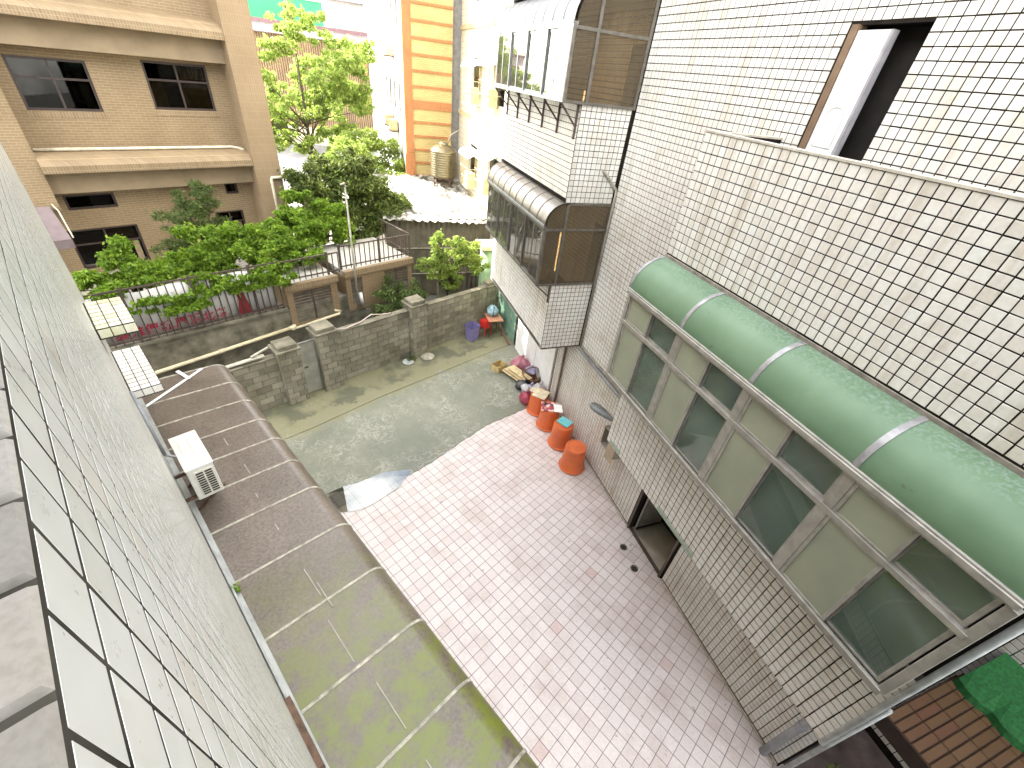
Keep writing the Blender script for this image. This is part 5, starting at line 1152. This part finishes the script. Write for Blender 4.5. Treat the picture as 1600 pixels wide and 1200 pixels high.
# far end: corrugated hall with rooftop sheds, green hoarding
fh = thing('corrugated_hall', 'R', (-2, 56, 0), 'far tan corrugated hall beyond the trees', 'building')
cf = MB(); nn_ = 150
for i in range(nn_ + 1):
    c = -12 + 15.5 * i / nn_; cf.v += [(c, 56 + .12 * (1 if i % 2 else -1), 1.5), (c, 56 + .12 * (1 if i % 2 else -1), 9.0)]
for i in range(nn_): cf.f.append((2 * i, 2 * i + 2, 2 * i + 3, 2 * i + 1))
o = part('front_sheet', cf, simple('sheet_tan', (.44, .33, .21), .6, .15, .8), fh, fix=False); o.modifiers.new('s', 'SOLIDIFY').thickness = .03
part('lower_wall', MB().box(-12, 3.5, 55.6, 55.8, 0, 1.49), simple('wall_cream', (.60, .55, .38), .7), fh)
part('roof_edge', MB().box(-12.3, 3.6, 55.5, 62, 9.05, 9.7), simple('edge_lilac', (.52, .44, .48), .6), fh)
part('roof_trim', MB().box(-12.4, 3.7, 55.3, 55.49, 9.71, 10.0), simple('trim_maroon', (.20, .11, .12), .6), fh)
for (c, z) in ((2.3, 6.4), (2.5, 3.4)):
    f = part('window', MB().box(c, c + 1.1, 55.72, 55.80, z, z + 1.3), simple('frame_brown2', (.24, .13, .07), .6), fh)
    part('pane', MB().box(c + .1, c + 1.0, 55.69, 55.719, z + .1, z + 1.2), simple('pane_ochre', (.34, .20, .08), .3), f)
rs = thing('rooftop_shed', 'R', (1.8, 58, 9.7), 'grey and cream rooftop shed on the far hall', 'shed')
part('body', MB().box(.4, 3.4, 57.5, 61, 9.71, 12.2), simple('shed_grey', (.36, .35, .32), .7), rs)
part('panel', MB().box(1.5, 2.5, 57.4, 57.49, 9.75, 11.6), simple('wall_cream', (.60, .55, .38)), rs)
part('roof', MB().box(.1, 3.6, 57.2, 61.2, 12.21, 12.5), simple('edge_lilac', (.52, .44, .48)), rs)
for q in range(4): part('tank', MB().lathe(.9 + q * .75, 58.6, [(.3, 12.51), (.3, 14.6), (.05, 14.8)], 12), simple('tank_pale', (.55, .56, .42), .5), rs, smooth=True)
gh = thing('green_hoarding', 'R', (-5, 70, 9), 'long mint green hoarding under a white roof far away', 'hoarding')
part('board', MB().box(-11, -.4, 70, 70.2, 8, 12.6), simple('board_mint', (.035, .30, .12), .6, .1, .5), gh)
part('upper_board', MB().box(-11, -.4, 69.9, 70.2, 12.601, 16), simple('board_white', (.78, .77, .77), .6), gh)
fb_ = thing('apartment_building', 'W', (-25, 95, 0), 'far pale high-rise closing the view beyond the hoarding', 'building')
part('block', MB().box(-60, 10, 95, 110, 0, 16), simple('far_pale', (.66, .62, .60), .8, .1, .3), fb_)

# ================================================================== BOTTOM RIGHT CORNER
br = thing('tiled_porch_roof', 'R', (6, -.6, 2.6), 'brown rectangular-tiled porch roof in the corner below the long window', 'roof')
bs = part('roof_slab', MB().box(5.42, 6.85, -2.6, .06, 2.35, 2.6), simple('grout_brown', (.035, .02, .012), .9), br)
TP = Tiling('R')
for i in range(1, 5):
    for j in range(26):
        TP.add('z', (5.05 + (i + .5) * .385, .05 - (j + .5) * .0985, 2.6), .372, .086, TILE_B, bs, .012, .006)
TP.build(br, 300)
gc = thing('scalloped_awning', 'R', (7.0, -.8, 2.7), 'green scalloped awning against the recessed wall in the corner', 'awning')
GA = simple('turf_green', (.02, .15, .035), .85, .3, 30, bmp=.5, bscale=80)
cnv = MB(); nn_ = 28
for i in range(nn_ + 1):
    a_ = .02 - 2.6 * i / nn_; sc_ = .05 * abs(math.sin(i * math.pi / 4))
    cnv.v += [(7.295, a_, 3.05), (6.93, a_, 2.86), (6.72 - sc_, a_, 2.70), (6.70 - sc_, a_, 2.62 - sc_ * .6)]
for i in range(nn_):
    for j in range(3): cnv.f.append((4 * i + j, 4 * i + 4 + j, 4 * i + 5 + j, 4 * i + 1 + j))
o = part('canvas', cnv, GA, gc, smooth=False, fix=False); o.modifiers.new('s', 'SOLIDIFY').thickness = .012
part('edge_cord', MB().tube([(6.695 - .05 * abs(math.sin(i * math.pi / 4)), .02 - 2.6 * i / nn_, 2.61 - .03 * abs(math.sin(i * math.pi / 4))) for i in range(nn_ + 1)], .006, 5), simple('cord_tan', (.35, .24, .10), .7), gc)
tree('potted_shrub', 'R', (5.1, -.35, -.05), 'dark leafy shrub at the corner under the drain pipe', 'shrub', sub([(5.15, -.3, 1.35, .25, .35, .3), (4.95, -.5, 1.0, .3, .35, .35)], 6, 30, .5), 900, .09, LEAF_D, 31, .015, aspect=.5, crown='foliage', trunk='stem')
